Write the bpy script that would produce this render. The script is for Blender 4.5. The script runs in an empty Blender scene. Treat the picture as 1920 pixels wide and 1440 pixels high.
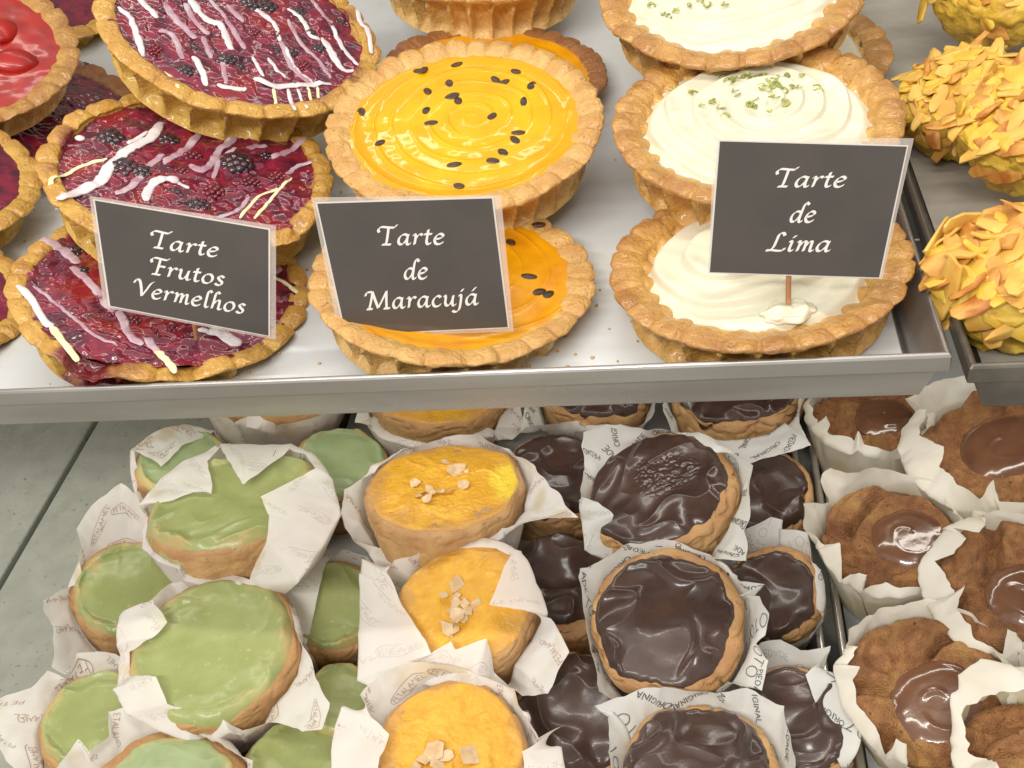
import bpy, math, random
import numpy as np
from mathutils import Matrix, Vector

# ------------------------------------------------------------------ camera, light, exposure
scene = bpy.context.scene
CM = 0.01                                   # everything below is worked out in centimetres
F_PX, CX, CY = 1900.0, 960.0, 720.0         # focal length in pixels of a 1920 x 1440 photograph
def unit(v):
    v = np.asarray(v, float)
    return v / np.linalg.norm(v)
def cam_ray(px, py): return unit([px - CX, -(py - CY), -F_PX])
_Y = cam_ray(1240, -1020)                   # depth lines of the trays
_X = -cam_ray(-9750, 1150)                  # front lips of the trays
_X = unit(_X - _Y * (_X @ _Y))
ROT = np.array([_X, _Y, np.cross(_X, _Y)])  # camera axes -> world axes
CAM = -(ROT @ cam_ray(1785, 665)) * 36.5    # the tray's front corner is the origin
CAM_R, CAM_U = ROT @ np.array([1., 0, 0]), ROT @ np.array([0, 1., 0])

cam_data = bpy.data.cameras.new('camera')
cam = bpy.data.objects.new('camera', cam_data)
scene.collection.objects.link(cam)
cam_data.sensor_width = 36.0
cam_data.lens = 36.0 * F_PX / 1920.0
cam_data.clip_start, cam_data.clip_end = 0.01, 20.0
m4 = Matrix.Identity(4)
for i in range(3):
    for j in range(3):
        m4[i][j] = ROT[i, j]
    m4[i][3] = CAM[i] * CM
cam.matrix_world = m4
scene.camera = cam

world = bpy.data.worlds.new('World')
scene.world = world
world.use_nodes = True
world.node_tree.nodes['Background'].inputs['Color'].default_value = (1.0, 0.95, 0.88, 1)
world.node_tree.nodes['Background'].inputs['Strength'].default_value = 0.72

def area(name, loc, target, sx, sy, power, col):
    d = bpy.data.lights.new(name, 'AREA')
    d.shape, d.size, d.size_y, d.energy, d.color = 'RECTANGLE', sx * CM, sy * CM, power, col
    o = bpy.data.objects.new(name, d)
    scene.collection.objects.link(o)
    o.location = Vector(loc) * CM
    o.rotation_euler = (Vector(target) - Vector(loc)).to_track_quat('-Z', 'Y').to_euler()
area('case_lamp', (-16, 2, 42), (-16, 8, 0), 70, 1.2, 1.6, (1.0, 0.94, 0.84))          # lamp along the top of the case
area('rear_lamp', (-16, 46, 40), (-16, 14, 0), 80, 1.2, .5, (1.0, 0.93, 0.82))
area('shop_lamp', (-40, -85, 100), (-15, 0, -16), 95, 9, 14.0, (1.0, 0.97, 0.93))    # shop ceiling behind the viewer
area('shelf_lamp', (-16, 12, -2.8), (-16, 6, -18), 80, 1.5, .5, (1.0, 0.95, 0.86))    # lamp under the upper shelf

scene.render.engine = 'CYCLES'
scene.view_settings.view_transform = 'Standard'
scene.view_settings.look = 'None'
scene.view_settings.exposure = -0.1
scene.view_settings.gamma = 1.0
scene.view_settings.use_curve_mapping = False
scene.cycles.max_bounces = 8
scene.cycles.diffuse_bounces = 4
scene.cycles.transparent_max_bounces = 8
scene.cycles.use_denoising = True

# ------------------------------------------------------------------ rays through the picture
def wray(px, py): return ROT @ cam_ray(px, py)
def at_z(px, py, z):
    r = wray(px, py)
    return CAM + r * ((z - CAM[2]) / r[2])
def at_y(px, py, y):
    r = wray(px, py)
    return CAM + r * ((y - CAM[1]) / r[1])
def on_plane(px, py, p0, n):
    r = wray(px, py)
    return CAM + r * (((p0 - CAM) @ n) / (r @ n))
def depth(P): return -(ROT.T @ (P - CAM))[2]

# ------------------------------------------------------------------ noise
def _hash(i, j, k, s):
    h = (i.astype(np.int64) * 374761393 + j.astype(np.int64) * 668265263 + k.astype(np.int64) * 2147483647 + s * 974634541) & 0xffffffff
    h = ((h ^ (h >> 13)) * 1274126177) & 0xffffffff
    h = ((h ^ (h >> 16)) * 2246822519) & 0xffffffff
    return (h ^ (h >> 15)) & 0xffffffff
def noise(P, s=0):
    """gradient noise, about -0.7 .. 0.7; P (n,3)"""
    P = np.asarray(P, float)
    I = np.floor(P)
    f = P - I
    w = f * f * f * (f * (f * 6 - 15) + 10)
    out = 0
    for a in (0, 1):
        for b in (0, 1):
            for c in (0, 1):
                h = _hash(I[:, 0] + a, I[:, 1] + b, I[:, 2] + c, s)
                g = np.stack([(h & 1023) / 511.5 - 1, ((h >> 10) & 1023) / 511.5 - 1, ((h >> 20) & 1023) / 511.5 - 1], 1)
                d = (g * (f - np.array([a, b, c]))).sum(1)
                out = out + d * np.where(a, w[:, 0], 1 - w[:, 0]) * np.where(b, w[:, 1], 1 - w[:, 1]) * np.where(c, w[:, 2], 1 - w[:, 2])
    return out
def fbm(P, s=0, o=3):
    P = np.asarray(P, float)
    t, a = 0, 1.0
    for k in range(o):
        t = t + a * noise(P * 2 ** k, s + 17 * k)
        a *= .5
    return t
def smooth(x, a, b):
    t = np.clip((np.asarray(x, float) - a) / (b - a), 0, 1)
    return t * t * (3 - 2 * t)
def ringnoise(th, f, s): return noise(np.stack([np.cos(th) * f, np.sin(th) * f, np.full_like(th, s * 7.31)], 1), s)

# ------------------------------------------------------------------ objects
def link(o):
    scene.collection.objects.link(o)
    return o
def obj(name, V, Fc, mats, parent=None, smooth_=True, mi=None, attrs=None):
    me = bpy.data.meshes.new(name)
    me.from_pydata((np.asarray(V, float) * CM).tolist(), [], [tuple(int(i) for i in f) for f in Fc])
    for m in (mats if isinstance(mats, (list, tuple)) else [mats]):
        me.materials.append(m)
    n = len(me.polygons)
    me.polygons.foreach_set('use_smooth', [bool(smooth_)] * n)
    if mi is not None:
        me.polygons.foreach_set('material_index', [int(i) for i in mi])
    for k, a in (attrs or {}).items():
        me.attributes.new(k, 'FLOAT', 'POINT').data.foreach_set('value', np.asarray(a, np.float32))
    me.update()
    o = link(bpy.data.objects.new(name, me))
    if parent is not None:
        o.parent = parent
    return o
def tag(o, label=None, cat=None, group=None, kind=None):
    for k, v in (('label', label), ('category', cat), ('group', group), ('kind', kind)):
        if v:
            o[k] = v
    return o
class Pose:
    """where a round thing stands: its top disc as seen in the photograph, at a known height"""
    def __init__(s, px, py, a, z, ratio, ang, H, spin=0.0):
        C = at_z(px, py, z)
        s.R, s.H = a * depth(C) / F_PX, H
        v = unit(CAM - C)
        e = math.cos(math.radians(ang)) * CAM_R + math.sin(math.radians(ang)) * CAM_U
        e = unit(e - v * (e @ v))
        s.n = unit(ratio * v + math.sqrt(max(0, 1 - ratio * ratio)) * e)
        s.x = unit(CAM_R - s.n * (CAM_R @ s.n))
        s.y = np.cross(s.n, s.x)
        s.C, s.O = C, C - s.n * H
        s.A = np.array([s.x, s.y, s.n])
    def local(s, px, py, h=0.0):
        """pixel -> local point on the plane h above the top disc"""
        return s.A @ (on_plane(px, py, s.C + s.n * h, s.n) - s.O)
    def thing(s, name, label, cat, group=None):
        o = link(bpy.data.objects.new(name, None))
        o.empty_display_size = 0.01
        M = Matrix.Identity(4)
        for i in range(3):
            M[i][0], M[i][1], M[i][2], M[i][3] = s.x[i], s.y[i], s.n[i], s.O[i] * CM
        o.matrix_world = M
        return tag(o, label, cat, group)

def rings(nr, nt, off=0, cap=None):
    f = []
    for i in range(nr - 1):
        for j in range(nt):
            k = (j + 1) % nt
            f.append((off + i * nt + j, off + i * nt + k, off + (i + 1) * nt + k, off + (i + 1) * nt + j))
    if cap == 'first':
        f.append(tuple(off + j for j in range(nt))[::-1])
    return f
def grid(nu, nv, off=0):
    return [(off + i * nv + j, off + i * nv + j + 1, off + (i + 1) * nv + j + 1, off + (i + 1) * nv + j) for i in range(nu - 1) for j in range(nv - 1)]
def resample(pts, n):
    pts = np.asarray(pts, float)
    d = np.r_[0, np.cumsum(np.linalg.norm(np.diff(pts[:, :2], axis=0), axis=1))]
    t = np.linspace(0, d[-1], n)
    return np.stack([np.interp(t, d, pts[:, k]) for k in range(pts.shape[1])], 1)
def catmull(pts, n=8):
    p = np.asarray(pts, float)
    p = np.vstack([2 * p[0] - p[1], p, 2 * p[-1] - p[-2]])
    out = []
    for i in range(1, len(p) - 2):
        for t in np.linspace(0, 1, n, endpoint=False):
            a, b, c, d = p[i - 1], p[i], p[i + 1], p[i + 2]
            out.append(.5 * (2 * b + (c - a) * t + (2 * a - 5 * b + 4 * c - d) * t * t + (3 * b - a - 3 * c + d) * t ** 3))
    out.append(p[-2])
    return np.array(out)
def tube(path, rad, flat=1.0, ns=10):
    """tube with round ends; path (n,3), rad scalar or (n,), flat squashes it along z"""
    path = np.asarray(path, float)
    n = len(path)
    r = np.broadcast_to(np.asarray(rad, float), (n,)).copy()
    T = np.gradient(path, axis=0)
    T /= np.linalg.norm(T, axis=1)[:, None] + 1e-9
    V = []
    for i in range(n):
        up = np.array([0, 0, 1.]) if abs(T[i][2]) < .9 else np.array([1., 0, 0])
        s = unit(np.cross(up, T[i]))
        u = np.cross(T[i], s)
        for k in range(ns):
            a = 2 * math.pi * k / ns
            V.append(path[i] + r[i] * (s * math.cos(a) + u * math.sin(a) * flat))
    Fc = rings(n, ns)
    V.append(path[0] - T[0] * r[0] * .6)
    V.append(path[-1] + T[-1] * r[-1] * .6)
    for k in range(ns):
        Fc.append((n * ns, (k + 1) % ns, k))
        Fc.append((n * ns + 1, (n - 1) * ns + k, (n - 1) * ns + (k + 1) % ns))
    return np.array(V), Fc
def blob(c, rx, ry, rz, seed=0, nu=10, nv=14, amp=.1, freq=2.0, A=None):
    V = []
    for i in range(nu + 1):
        t = math.pi * i / nu
        for j in range(nv):
            p = 2 * math.pi * j / nv
            V.append((math.sin(t) * math.cos(p), math.sin(t) * math.sin(p), math.cos(t)))
    V = np.array(V)
    V = V * (1 + amp * noise(V * freq + seed * 3.1, seed))[:, None] * np.array([rx, ry, rz])
    if A is not None:
        V = V @ A
    return V + np.asarray(c, float), rings(nu + 1, nv)
def plate(c, poly, th, A, bend=0.0):
    """small flat flake: outline poly (n,2), thickness th, orientation rows A"""
    poly = np.asarray(poly, float)
    n = len(poly)
    sc = np.abs(poly).max() + 1e-6
    V = []
    for z, q in ((-th / 2, 1.0), (th / 2, 1.0)):
        for x, y in poly:
            V.append((x * q, y * q, z + bend * (x * x) / sc))
    V.append((0, 0, -th / 2)); V.append((0, 0, th / 2))
    Fc = []
    for k in range(n):
        l = (k + 1) % n
        Fc += [(k, l, n + l, n + k), (2 * n, l, k), (2 * n + 1, n + k, n + l)]
    return np.array(V) @ A + np.asarray(c, float), Fc
def join(lst):
    V, Fc, off = [], [], 0
    for v, f in lst:
        V.append(v)
        Fc += [tuple(i + off for i in q) for q in f]
        off += len(v)
    return np.vstack(V), Fc
def rot(rx, ry, rz):
    return np.array((Matrix.Rotation(rz, 3, 'Z') @ Matrix.Rotation(ry, 3, 'Y') @ Matrix.Rotation(rx, 3, 'X')).transposed())
def box(x0, x1, y0, y1, z0, z1):
    V = np.array([(x, y, z) for x in (x0, x1) for y in (y0, y1) for z in (z0, z1)], float)
    return V, [(0, 1, 3, 2), (4, 6, 7, 5), (0, 4, 5, 1), (2, 3, 7, 6), (0, 2, 6, 4), (1, 5, 7, 3)]

# ------------------------------------------------------------------ materials
def srgb(r, g, b, k=.86):
    l = .3 * r + .59 * g + .11 * b
    r, g, b = [l + (c - l) * k for c in (r, g, b)]
    return tuple(((c / 255.) / 12.92 if c / 255. < .04045 else ((c / 255. + .055) / 1.055) ** 2.4) for c in (r, g, b)) + (1.0,)
def mat(name, c1, c2=None, scale=120, rough=.5, rough2=None, bump=0.0, bscale=400, coat=0.0, sss=0.0, sss_r=.3, attr=None, c3=None,
        metal=0.0, spec=.5, contrast=(.35, .65), detail=5, trans=0.0, attr2=None, c4=None, stretch=None, speck=None, speck_scale=600, dist=0.0, coat_bump=True, coat_rough=.08):
    m = bpy.data.materials.new(name)
    m.use_nodes = True
    nt = m.node_tree
    N, L = nt.nodes, nt.links
    b = N['Principled BSDF']
    tc = N.new('ShaderNodeTexCoord')
    src = tc.outputs['Object']
    if stretch:
        mp = N.new('ShaderNodeMapping')
        mp.inputs['Scale'].default_value = stretch
        L.new(src, mp.inputs['Vector'])
        src = mp.outputs['Vector']
    def nz(sc, det=5, ds=0.0):
        t = N.new('ShaderNodeTexNoise')
        t.inputs['Scale'].default_value, t.inputs['Detail'].default_value, t.inputs['Distortion'].default_value = sc, det, ds
        L.new(src, t.inputs['Vector'])
        return t.outputs['Fac']
    def ramp(fac, a, z, lo, hi):
        r = N.new('ShaderNodeMapRange')
        r.inputs['From Min'].default_value, r.inputs['From Max'].default_value = a, z
        r.inputs['To Min'].default_value, r.inputs['To Max'].default_value = lo, hi
        L.new(fac, r.inputs['Value'])
        return r.outputs['Result']
    def mix(fac, a, bb):
        x = N.new('ShaderNodeMix')
        x.data_type = 'RGBA'
        L.new(fac, x.inputs['Factor'])
        for v, k in ((a, 6), (bb, 7)):
            if isinstance(v, tuple):
                x.inputs[k].default_value = v
            else:
                L.new(v, x.inputs[k])
        return x.outputs[2]
    col = c1
    if c2:
        col = mix(ramp(nz(scale, detail, dist), contrast[0], contrast[1], 0, 1), c1, c2)
    for at_, cc in ((attr, c3), (attr2, c4)):
        if at_:
            a = N.new('ShaderNodeAttribute')
            a.attribute_name = at_
            col = mix(a.outputs['Fac'], col, cc)
    if speck:
        col = mix(ramp(nz(speck_scale, 2), .66, .74, 0, .8), col, speck)
    if isinstance(col, tuple):
        b.inputs['Base Color'].default_value = col
    else:
        L.new(col, b.inputs['Base Color'])
    if rough2 is not None:
        L.new(ramp(nz(scale * .7, 4), .38, .62, rough, rough2), b.inputs['Roughness'])
    else:
        b.inputs['Roughness'].default_value = rough
    b.inputs['Metallic'].default_value = metal
    b.inputs['Specular IOR Level'].default_value = spec
    if coat:
        b.inputs['Coat Weight'].default_value = coat
        b.inputs['Coat Roughness'].default_value = coat_rough
    if sss:
        b.inputs['Subsurface Weight'].default_value = sss
        b.inputs['Subsurface Radius'].default_value = (1.0, .6, .35)
        b.inputs['Subsurface Scale'].default_value = sss_r * CM
    if bump:
        bp = N.new('ShaderNodeBump')
        bp.inputs['Strength'].default_value = 1.0
        bp.inputs['Distance'].default_value = bump * CM
        L.new(nz(bscale, 6), bp.inputs['Height'])
        L.new(bp.outputs['Normal'], b.inputs['Normal'])
        if coat and coat_bump:
            L.new(bp.outputs['Normal'], b.inputs['Coat Normal'])
    if trans:
        t = N.new('ShaderNodeBsdfTranslucent')
        if isinstance(col, tuple):
            t.inputs['Color'].default_value = col
        else:
            L.new(col, t.inputs['Color'])
        x = N.new('ShaderNodeMixShader')
        x.inputs['Fac'].default_value = trans
        L.new(b.outputs['BSDF'], x.inputs[1])
        L.new(t.outputs['BSDF'], x.inputs[2])
        L.new(x.outputs['Shader'], N['Material Output'].inputs['Surface'])
    return m
def clear_plastic(name, alpha, col):
    m = bpy.data.materials.new(name)
    m.use_nodes = True
    N, L = m.node_tree.nodes, m.node_tree.links
    b = N['Principled BSDF']
    b.inputs['Base Color'].default_value = col
    b.inputs['Roughness'].default_value = .15
    b.inputs['Alpha'].default_value = alpha
    return m

CRUST = dict(coat_bump=False, coat_rough=.12, scale=160, rough=.3, rough2=.62, bump=.1, bscale=620, sss=.06, sss_r=.08, coat=.12, contrast=(.3, .7), detail=9, speck=srgb(120, 72, 30), speck_scale=900)
M_CRUST = {
    'pale': mat('shortcrust_pale', srgb(222, 186, 118, 1), srgb(198, 154, 86, 1), attr='bake', c3=srgb(190, 140, 78, 1), **CRUST),
    'golden': mat('shortcrust_golden', srgb(216, 172, 94, 1), srgb(186, 134, 66, 1), attr='bake', c3=srgb(160, 108, 56, 1), **dict(CRUST, rough=.2, coat=.5)),
    'yellow': mat('shortcrust_yellow', srgb(214, 176, 82, 1), srgb(188, 144, 58, 1), attr='bake', c3=srgb(184, 132, 60, 1), attr2='stain', c4=srgb(120, 24, 30), **dict(CRUST, rough=.22, coat=.4)),
    'brown': mat('shortcrust_brown', srgb(176, 116, 56), srgb(150, 92, 42), attr='bake', c3=srgb(138, 80, 38), **CRUST)}
M_PASSION = mat('passion_gel', srgb(228, 174, 4, 1), srgb(216, 158, 2, 1), scale=50, rough=.34, spec=.25, coat=.45, coat_rough=.04, bump=.006, bscale=160, sss=.2, sss_r=.2, attr='edge', c3=srgb(212, 150, 4, 1))
M_PASSION2 = mat('passion_gel_deep', srgb(228, 160, 10, 1), srgb(210, 136, 6, 1), scale=80, rough=.25, coat=.5, bump=.02, bscale=160, sss=.25, sss_r=.3)
M_SEED = mat('passion_seed', srgb(74, 48, 30), srgb(50, 32, 20), rough=.35, coat=.3)
M_CREAM = mat('lime_cream', srgb(224, 220, 198, 1), srgb(216, 211, 186, 1), scale=70, rough=.3, coat=.15, bump=.012, bscale=200, sss=.12, sss_r=.15)
M_ZEST = mat('lime_zest', srgb(184, 188, 84), srgb(128, 140, 52), scale=300, rough=.5, contrast=(.4, .6))
M_JAM = mat('berry_jam', srgb(134, 28, 56, 1), srgb(72, 16, 42, 1), scale=130, rough=.16, coat=.9, bump=.03, bscale=200, sss=.1, sss_r=.15, attr='red', c3=srgb(132, 26, 38, 1))
M_STRAW = mat('strawberry_glaze', srgb(176, 26, 18, 1), srgb(140, 14, 14, 1), scale=80, rough=.35, coat=.4, bump=.004, bscale=130)
M_BERRY = mat('dark_berry', srgb(62, 24, 38, 1), srgb(34, 18, 28, 1), scale=110, rough=.25, coat=.6, bump=.03, bscale=400)
M_RASP = mat('raspberry', srgb(120, 24, 40, 1), srgb(86, 16, 34, 1), scale=150, rough=.3, coat=.4, bump=.02, bscale=400)
M_ICING = mat('white_drizzle', srgb(240, 234, 234), srgb(228, 216, 222), scale=90, rough=.3, coat=.2, sss=.3, sss_r=.15)
M_ICING_P = mat('pink_tinted_drizzle', srgb(222, 198, 208), srgb(196, 140, 164), scale=90, rough=.28, coat=.3, sss=.3, sss_r=.15)
M_ICING_P.node_tree.nodes['Principled BSDF'].inputs['Alpha'].default_value = .72
M_ICING.node_tree.nodes['Principled BSDF'].inputs['Alpha'].default_value = .86
M_ICING_Y = mat('cream_drizzle', srgb(240, 222, 150), srgb(244, 232, 190), scale=90, rough=.3, coat=.2, sss=.3, sss_r=.15)
M_ALM_BODY = mat('almond_custard', srgb(228, 194, 78, 1), srgb(212, 170, 58, 1), scale=110, rough=.5, bump=.12, bscale=260, sss=.25, sss_r=.25, attr='bake', c3=srgb(200, 140, 50))
M_SLIVER = [mat('almond_pale', srgb(228, 192, 98, 1), srgb(206, 154, 66, 1), scale=70, rough=.5, bump=.03, bscale=300, sss=.2, sss_r=.15),
            mat('almond_toasted', srgb(218, 166, 80, 1), srgb(176, 106, 44, 1), scale=80, dist=1.5, rough=.45, bump=.03, bscale=300, sss=.2, sss_r=.15),
            mat('almond_yellow', srgb(228, 190, 78, 1), srgb(214, 168, 54, 1), scale=120, rough=.5, bump=.03, bscale=300, sss=.2, sss_r=.15)]
M_CAKE = mat('bread_side', srgb(206, 160, 100), srgb(184, 136, 80), scale=80, rough=.62, bump=.07, bscale=420, sss=.15, sss_r=.2, attr='bake', c3=srgb(170, 116, 66), speck=srgb(122, 80, 46), speck_scale=700)
M_GREEN = mat('green_icing', srgb(160, 171, 102), srgb(143, 154, 84), scale=50, rough=.36, contrast=(.3, .7), speck=srgb(190, 176, 112), speck_scale=330, bump=.05, bscale=130, sss=.25, sss_r=.25, attr='edge', c3=srgb(186, 164, 98), coat=.12)
M_GREEN2 = mat('mint_icing', srgb(156, 176, 122), srgb(144, 162, 108), scale=60, rough=.42, bump=.05, bscale=130, sss=.25, sss_r=.25, attr='edge', c3=srgb(198, 178, 104), coat=.12)
M_CUST = mat('egg_custard', srgb(232, 180, 60, 1), srgb(216, 156, 44, 1), scale=160, rough=.3, rough2=.5, bump=.08, bscale=460, sss=.12, sss_r=.2, contrast=(.3, .7), detail=8, attr='edge', c3=srgb(200, 150, 78, 1), attr2='patch', c4=srgb(238, 208, 70, 1), coat=.12)
M_FLAKE = mat('almond_flake', srgb(228, 198, 152), srgb(208, 168, 118), scale=240, rough=.5, bump=.01, bscale=500, sss=.2, sss_r=.1)
M_CHOC = mat('chocolate_glaze', srgb(78, 55, 46), srgb(62, 43, 36), scale=60, rough=.22, rough2=.4, bump=.02, bscale=120, coat=.22, spec=.5)
M_SPONGE = mat('sponge_top', srgb(178, 126, 78, 1), srgb(150, 102, 62, 1), scale=300, rough=.62, bump=.22, bscale=1300, contrast=(.36, .64), detail=9, speck=srgb(96, 58, 34), speck_scale=500, sss=.15, sss_r=.2, attr='bake', c3=srgb(120, 76, 50, 1), attr2='pale', c4=srgb(208, 158, 84))
M_CARAMEL = mat('caramel_pool', srgb(122, 80, 54), srgb(104, 66, 44), scale=70, rough=.2, coat=.9, bump=.02, bscale=110, sss=.1, sss_r=.2)
M_PAPER = mat('white_wrapping_paper', srgb(249, 246, 241), srgb(244, 239, 232), scale=60, rough=.72, bump=.03, bscale=140, trans=.4, attr='oil', c3=srgb(226, 204, 150))
M_PRINT = mat('brown_print', srgb(178, 148, 136), rough=.8)
M_PRINT_F = mat('print_showing_through', srgb(212, 202, 194), rough=.8)
M_PAPER2 = mat('grey_white_wrapping_paper', srgb(240, 240, 234), srgb(230, 230, 224), scale=60, rough=.7, bump=.03, bscale=140, trans=.35)
M_PRINT2 = mat('grey_print', srgb(96, 92, 90), rough=.8)
M_PRINT2_F = mat('grey_print_showing_through', srgb(186, 184, 178), rough=.8)
M_BAKE = mat('baking_paper', srgb(246, 242, 228), srgb(238, 232, 214), scale=60, rough=.62, bump=.03, bscale=90, trans=.3, attr='oil', c3=srgb(226, 208, 140))
M_STEEL = mat('tray_steel', srgb(180, 175, 169), srgb(160, 154, 148), scale=60, rough=.24, rough2=.4, metal=.75, bump=.005, bscale=300, stretch=(.15, 1, 1))
M_STEEL_D = mat('tray_steel_worn', srgb(128, 120, 110), srgb(104, 97, 88), scale=60, rough=.34, rough2=.5, metal=.7, bump=.006, bscale=300)
M_RAIL = mat('bright_rail_steel', srgb(214, 210, 204), srgb(198, 194, 188), scale=60, rough=.22, rough2=.34, metal=.8)
M_LINER = mat('tray_liner', srgb(208, 213, 217), srgb(202, 203, 198), scale=18, rough=.22, rough2=.4, bump=.006, bscale=60)
M_LINER2 = mat('tray_liner_warm', srgb(172, 166, 154), srgb(150, 143, 130), scale=40, rough=.45, rough2=.6, bump=.006, bscale=60)
M_DECK = mat('mottled_deck', srgb(168, 171, 156), srgb(154, 157, 143), scale=70, rough=.24, rough2=.42, metal=.05, bump=.02, bscale=240, speck=srgb(110, 112, 100), speck_scale=260, contrast=(.3, .7), detail=12)
M_DARK = mat('dark_gap', srgb(38, 38, 34), rough=.7)
M_BACK = mat('case_back', srgb(120, 116, 106), srgb(108, 104, 96), scale=20, rough=.6)
M_CARD = mat('card_black', srgb(76, 69, 64), srgb(68, 62, 58), scale=40, rough=.45, coat=.25)
M_CARD_E = mat('card_edge', srgb(214, 206, 198), rough=.5)
M_LETTER = mat('card_lettering', srgb(226, 222, 216), rough=.5)
M_LAM = clear_plastic('laminate', .30, srgb(226, 216, 206))
M_PICK = mat('toothpick_wood', srgb(206, 150, 96), srgb(184, 124, 76), scale=200, rough=.6)

# ------------------------------------------------------------------ the setting
def rect_loop(x0, x1, y0, y1, z): return [(x0, y0, z), (x1, y0, z), (x1, y1, z), (x0, y1, z)]
def loft_loops(loops, cap_last=True, cap_first=False):
    V = [p for l in loops for p in l]
    Fc = rings(len(loops), 4)
    if cap_last:
        o = 4 * (len(loops) - 1)
        Fc.append((o, o + 1, o + 2, o + 3))
    if cap_first:
        Fc.append((3, 2, 1, 0))
    return np.array(V, float), Fc
def bevel(o, w, seg=2):
    b = o.modifiers.new('bevel', 'BEVEL')
    b.width, b.segments, b.limit_method, b.angle_limit = w * CM, seg, 'ANGLE', math.radians(40)
    return o
def tray(label, x0, x1, y0, y1, zr, dp, tp, m, rim_w=.22, hem=.75, group=None, mrim=None):
    root = link(bpy.data.objects.new('baking_tray', None))
    root.empty_display_size = .01
    root.location = Vector(((x0 + x1) / 2, (y0 + y1) / 2, zr - dp)) * CM
    tag(root, label, 'tray', group)
    off = np.array([(x0 + x1) / 2, (y0 + y1) / 2, zr - dp])
    t, w = tp, rim_w
    V, Fc = loft_loops([rect_loop(x0 + t, x1 - t, y0 + t * .3, y1 - t, zr - dp), rect_loop(x0 + .1, x1 - .1, y0 + .1, y1 - .1, zr - .06),
                        rect_loop(x0 + w, x1 - w, y0 + w, y1 - w, zr - .06), rect_loop(x0 + t + .18, x1 - t - .18, y0 + t * .3 + .3, y1 - t - .18, zr - dp + .14)], True, True)
    bevel(obj('tray_pan', V - off, Fc, m, root, False), .05)
    V, Fc = loft_loops([rect_loop(x0 + .08, x1 - .08, y0 + .08, y1 - .08, zr - hem), rect_loop(x0 - .03, x1 + .03, y0 - .03, y1 + .03, zr - hem + .02), rect_loop(x0 - .03, x1 + .03, y0 - .03, y1 + .03, zr - .1),
                        rect_loop(x0 + .05, x1 - .05, y0 + .05, y1 - .05, zr + .02), rect_loop(x0 + w - .06, x1 - w + .06, y0 + w - .06, y1 - w + .06, zr + .02),
                        rect_loop(x0 + w + .02, x1 - w - .02, y0 + w + .02, y1 - w - .02, zr - .1), rect_loop(x0 + w + .02, x1 - w - .02, y0 + w + .02, y1 - w - .02, zr - hem * .6)], False)
    bevel(obj('rolled_rim', V - off, Fc, mrim or m, root, False), .07, 3)
    return root
def sheet(label, x0, x1, y0, y1, z, m, seed, wav=.05):
    nu, nv = 50, 50
    V = np.array([(x0 + (x1 - x0) * i / (nu - 1), y0 + (y1 - y0) * j / (nv - 1), z) for i in range(nu) for j in range(nv)])
    V[:, 2] += wav * (.5 + fbm(V * .12, seed, 2)).clip(0, 1)
    c = np.array([(x0 + x1) / 2, (y0 + y1) / 2, z])
    o = obj('tray_liner', V - c, grid(nu, nv), m)
    o.location = Vector(c) * CM
    return tag(o, label, 'paper liner')

UF = -1.55                                        # floor of the upper trays
tray('long steel tray of the upper row carrying the round tarts and their price cards', -62, 0.0, 0, 52, 0, 2.0, .75, M_STEEL)
sheet('pale paper liner under the round tarts on the upper tray', -60, -1.05, .62, 50, UF - .2, M_LINER, 3)
tray('steel tray of the upper row carrying the almond tarts', .45, 34, -.62, 51, 0, 2.05, .7, M_STEEL_D)
sheet('greyish paper liner under the almond tarts', 1.5, 32, .1, 49, UF - .2, M_LINER2, 5)

LF = -21.6                                        # lower deck
def deck(name, x0, x1):
    V, Fc = box(x0, x1, -30, 52, LF - 1.4, LF)
    return tag(bevel(obj(name, V, Fc, M_DECK, None, False), .12), kind='structure')
_sx = at_z(85, 950, LF)[0]
deck('deck_floor', -95, _sx - .22)
deck('deck_floor', _sx + .22, 60)
V, Fc = box(-96, 61, -31, 53, LF - 2.2, LF - 1.5)
tag(obj('deck_base_floor', V, Fc, M_DARK, None, False), kind='structure')
V, Fc = box(-96, 61, 54, 55.5, LF - 2, 46)
tag(obj('back_wall', V, Fc, M_BACK, None, False), 'plain grey back wall of the display case behind the trays', 'wall', kind='structure')
_rx = at_z(1523, 1040, -18.8)[0]
tray('steel tray of the lower row holding the chocolate buns in printed paper', _rx - 29, _rx, -14, 34, -18.8, 2.4, .5, M_STEEL_D, .3, .5, None, M_RAIL)
sheet('added white paper liner lightening the gaps between the chocolate buns of the lower tray', _rx - 28.2, _rx - .75, -13.4, 33, -21.0, M_LINER, 7)  # liner added to lighten the dark gaps between the buns
_qx = at_z(1549, 1040, -18.8)[0]
tray('steel tray of the lower row holding the caramel sponge cakes', _qx, _qx + 34, -14, 34, -18.8, 2.4, .5, M_STEEL_D, .3, .5, None, M_RAIL)
sheet('white paper liner of the lower tray under the caramel sponge cakes', _qx + .75, _qx + 33, -13.4, 33, -21.0, M_LINER, 9)

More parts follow.
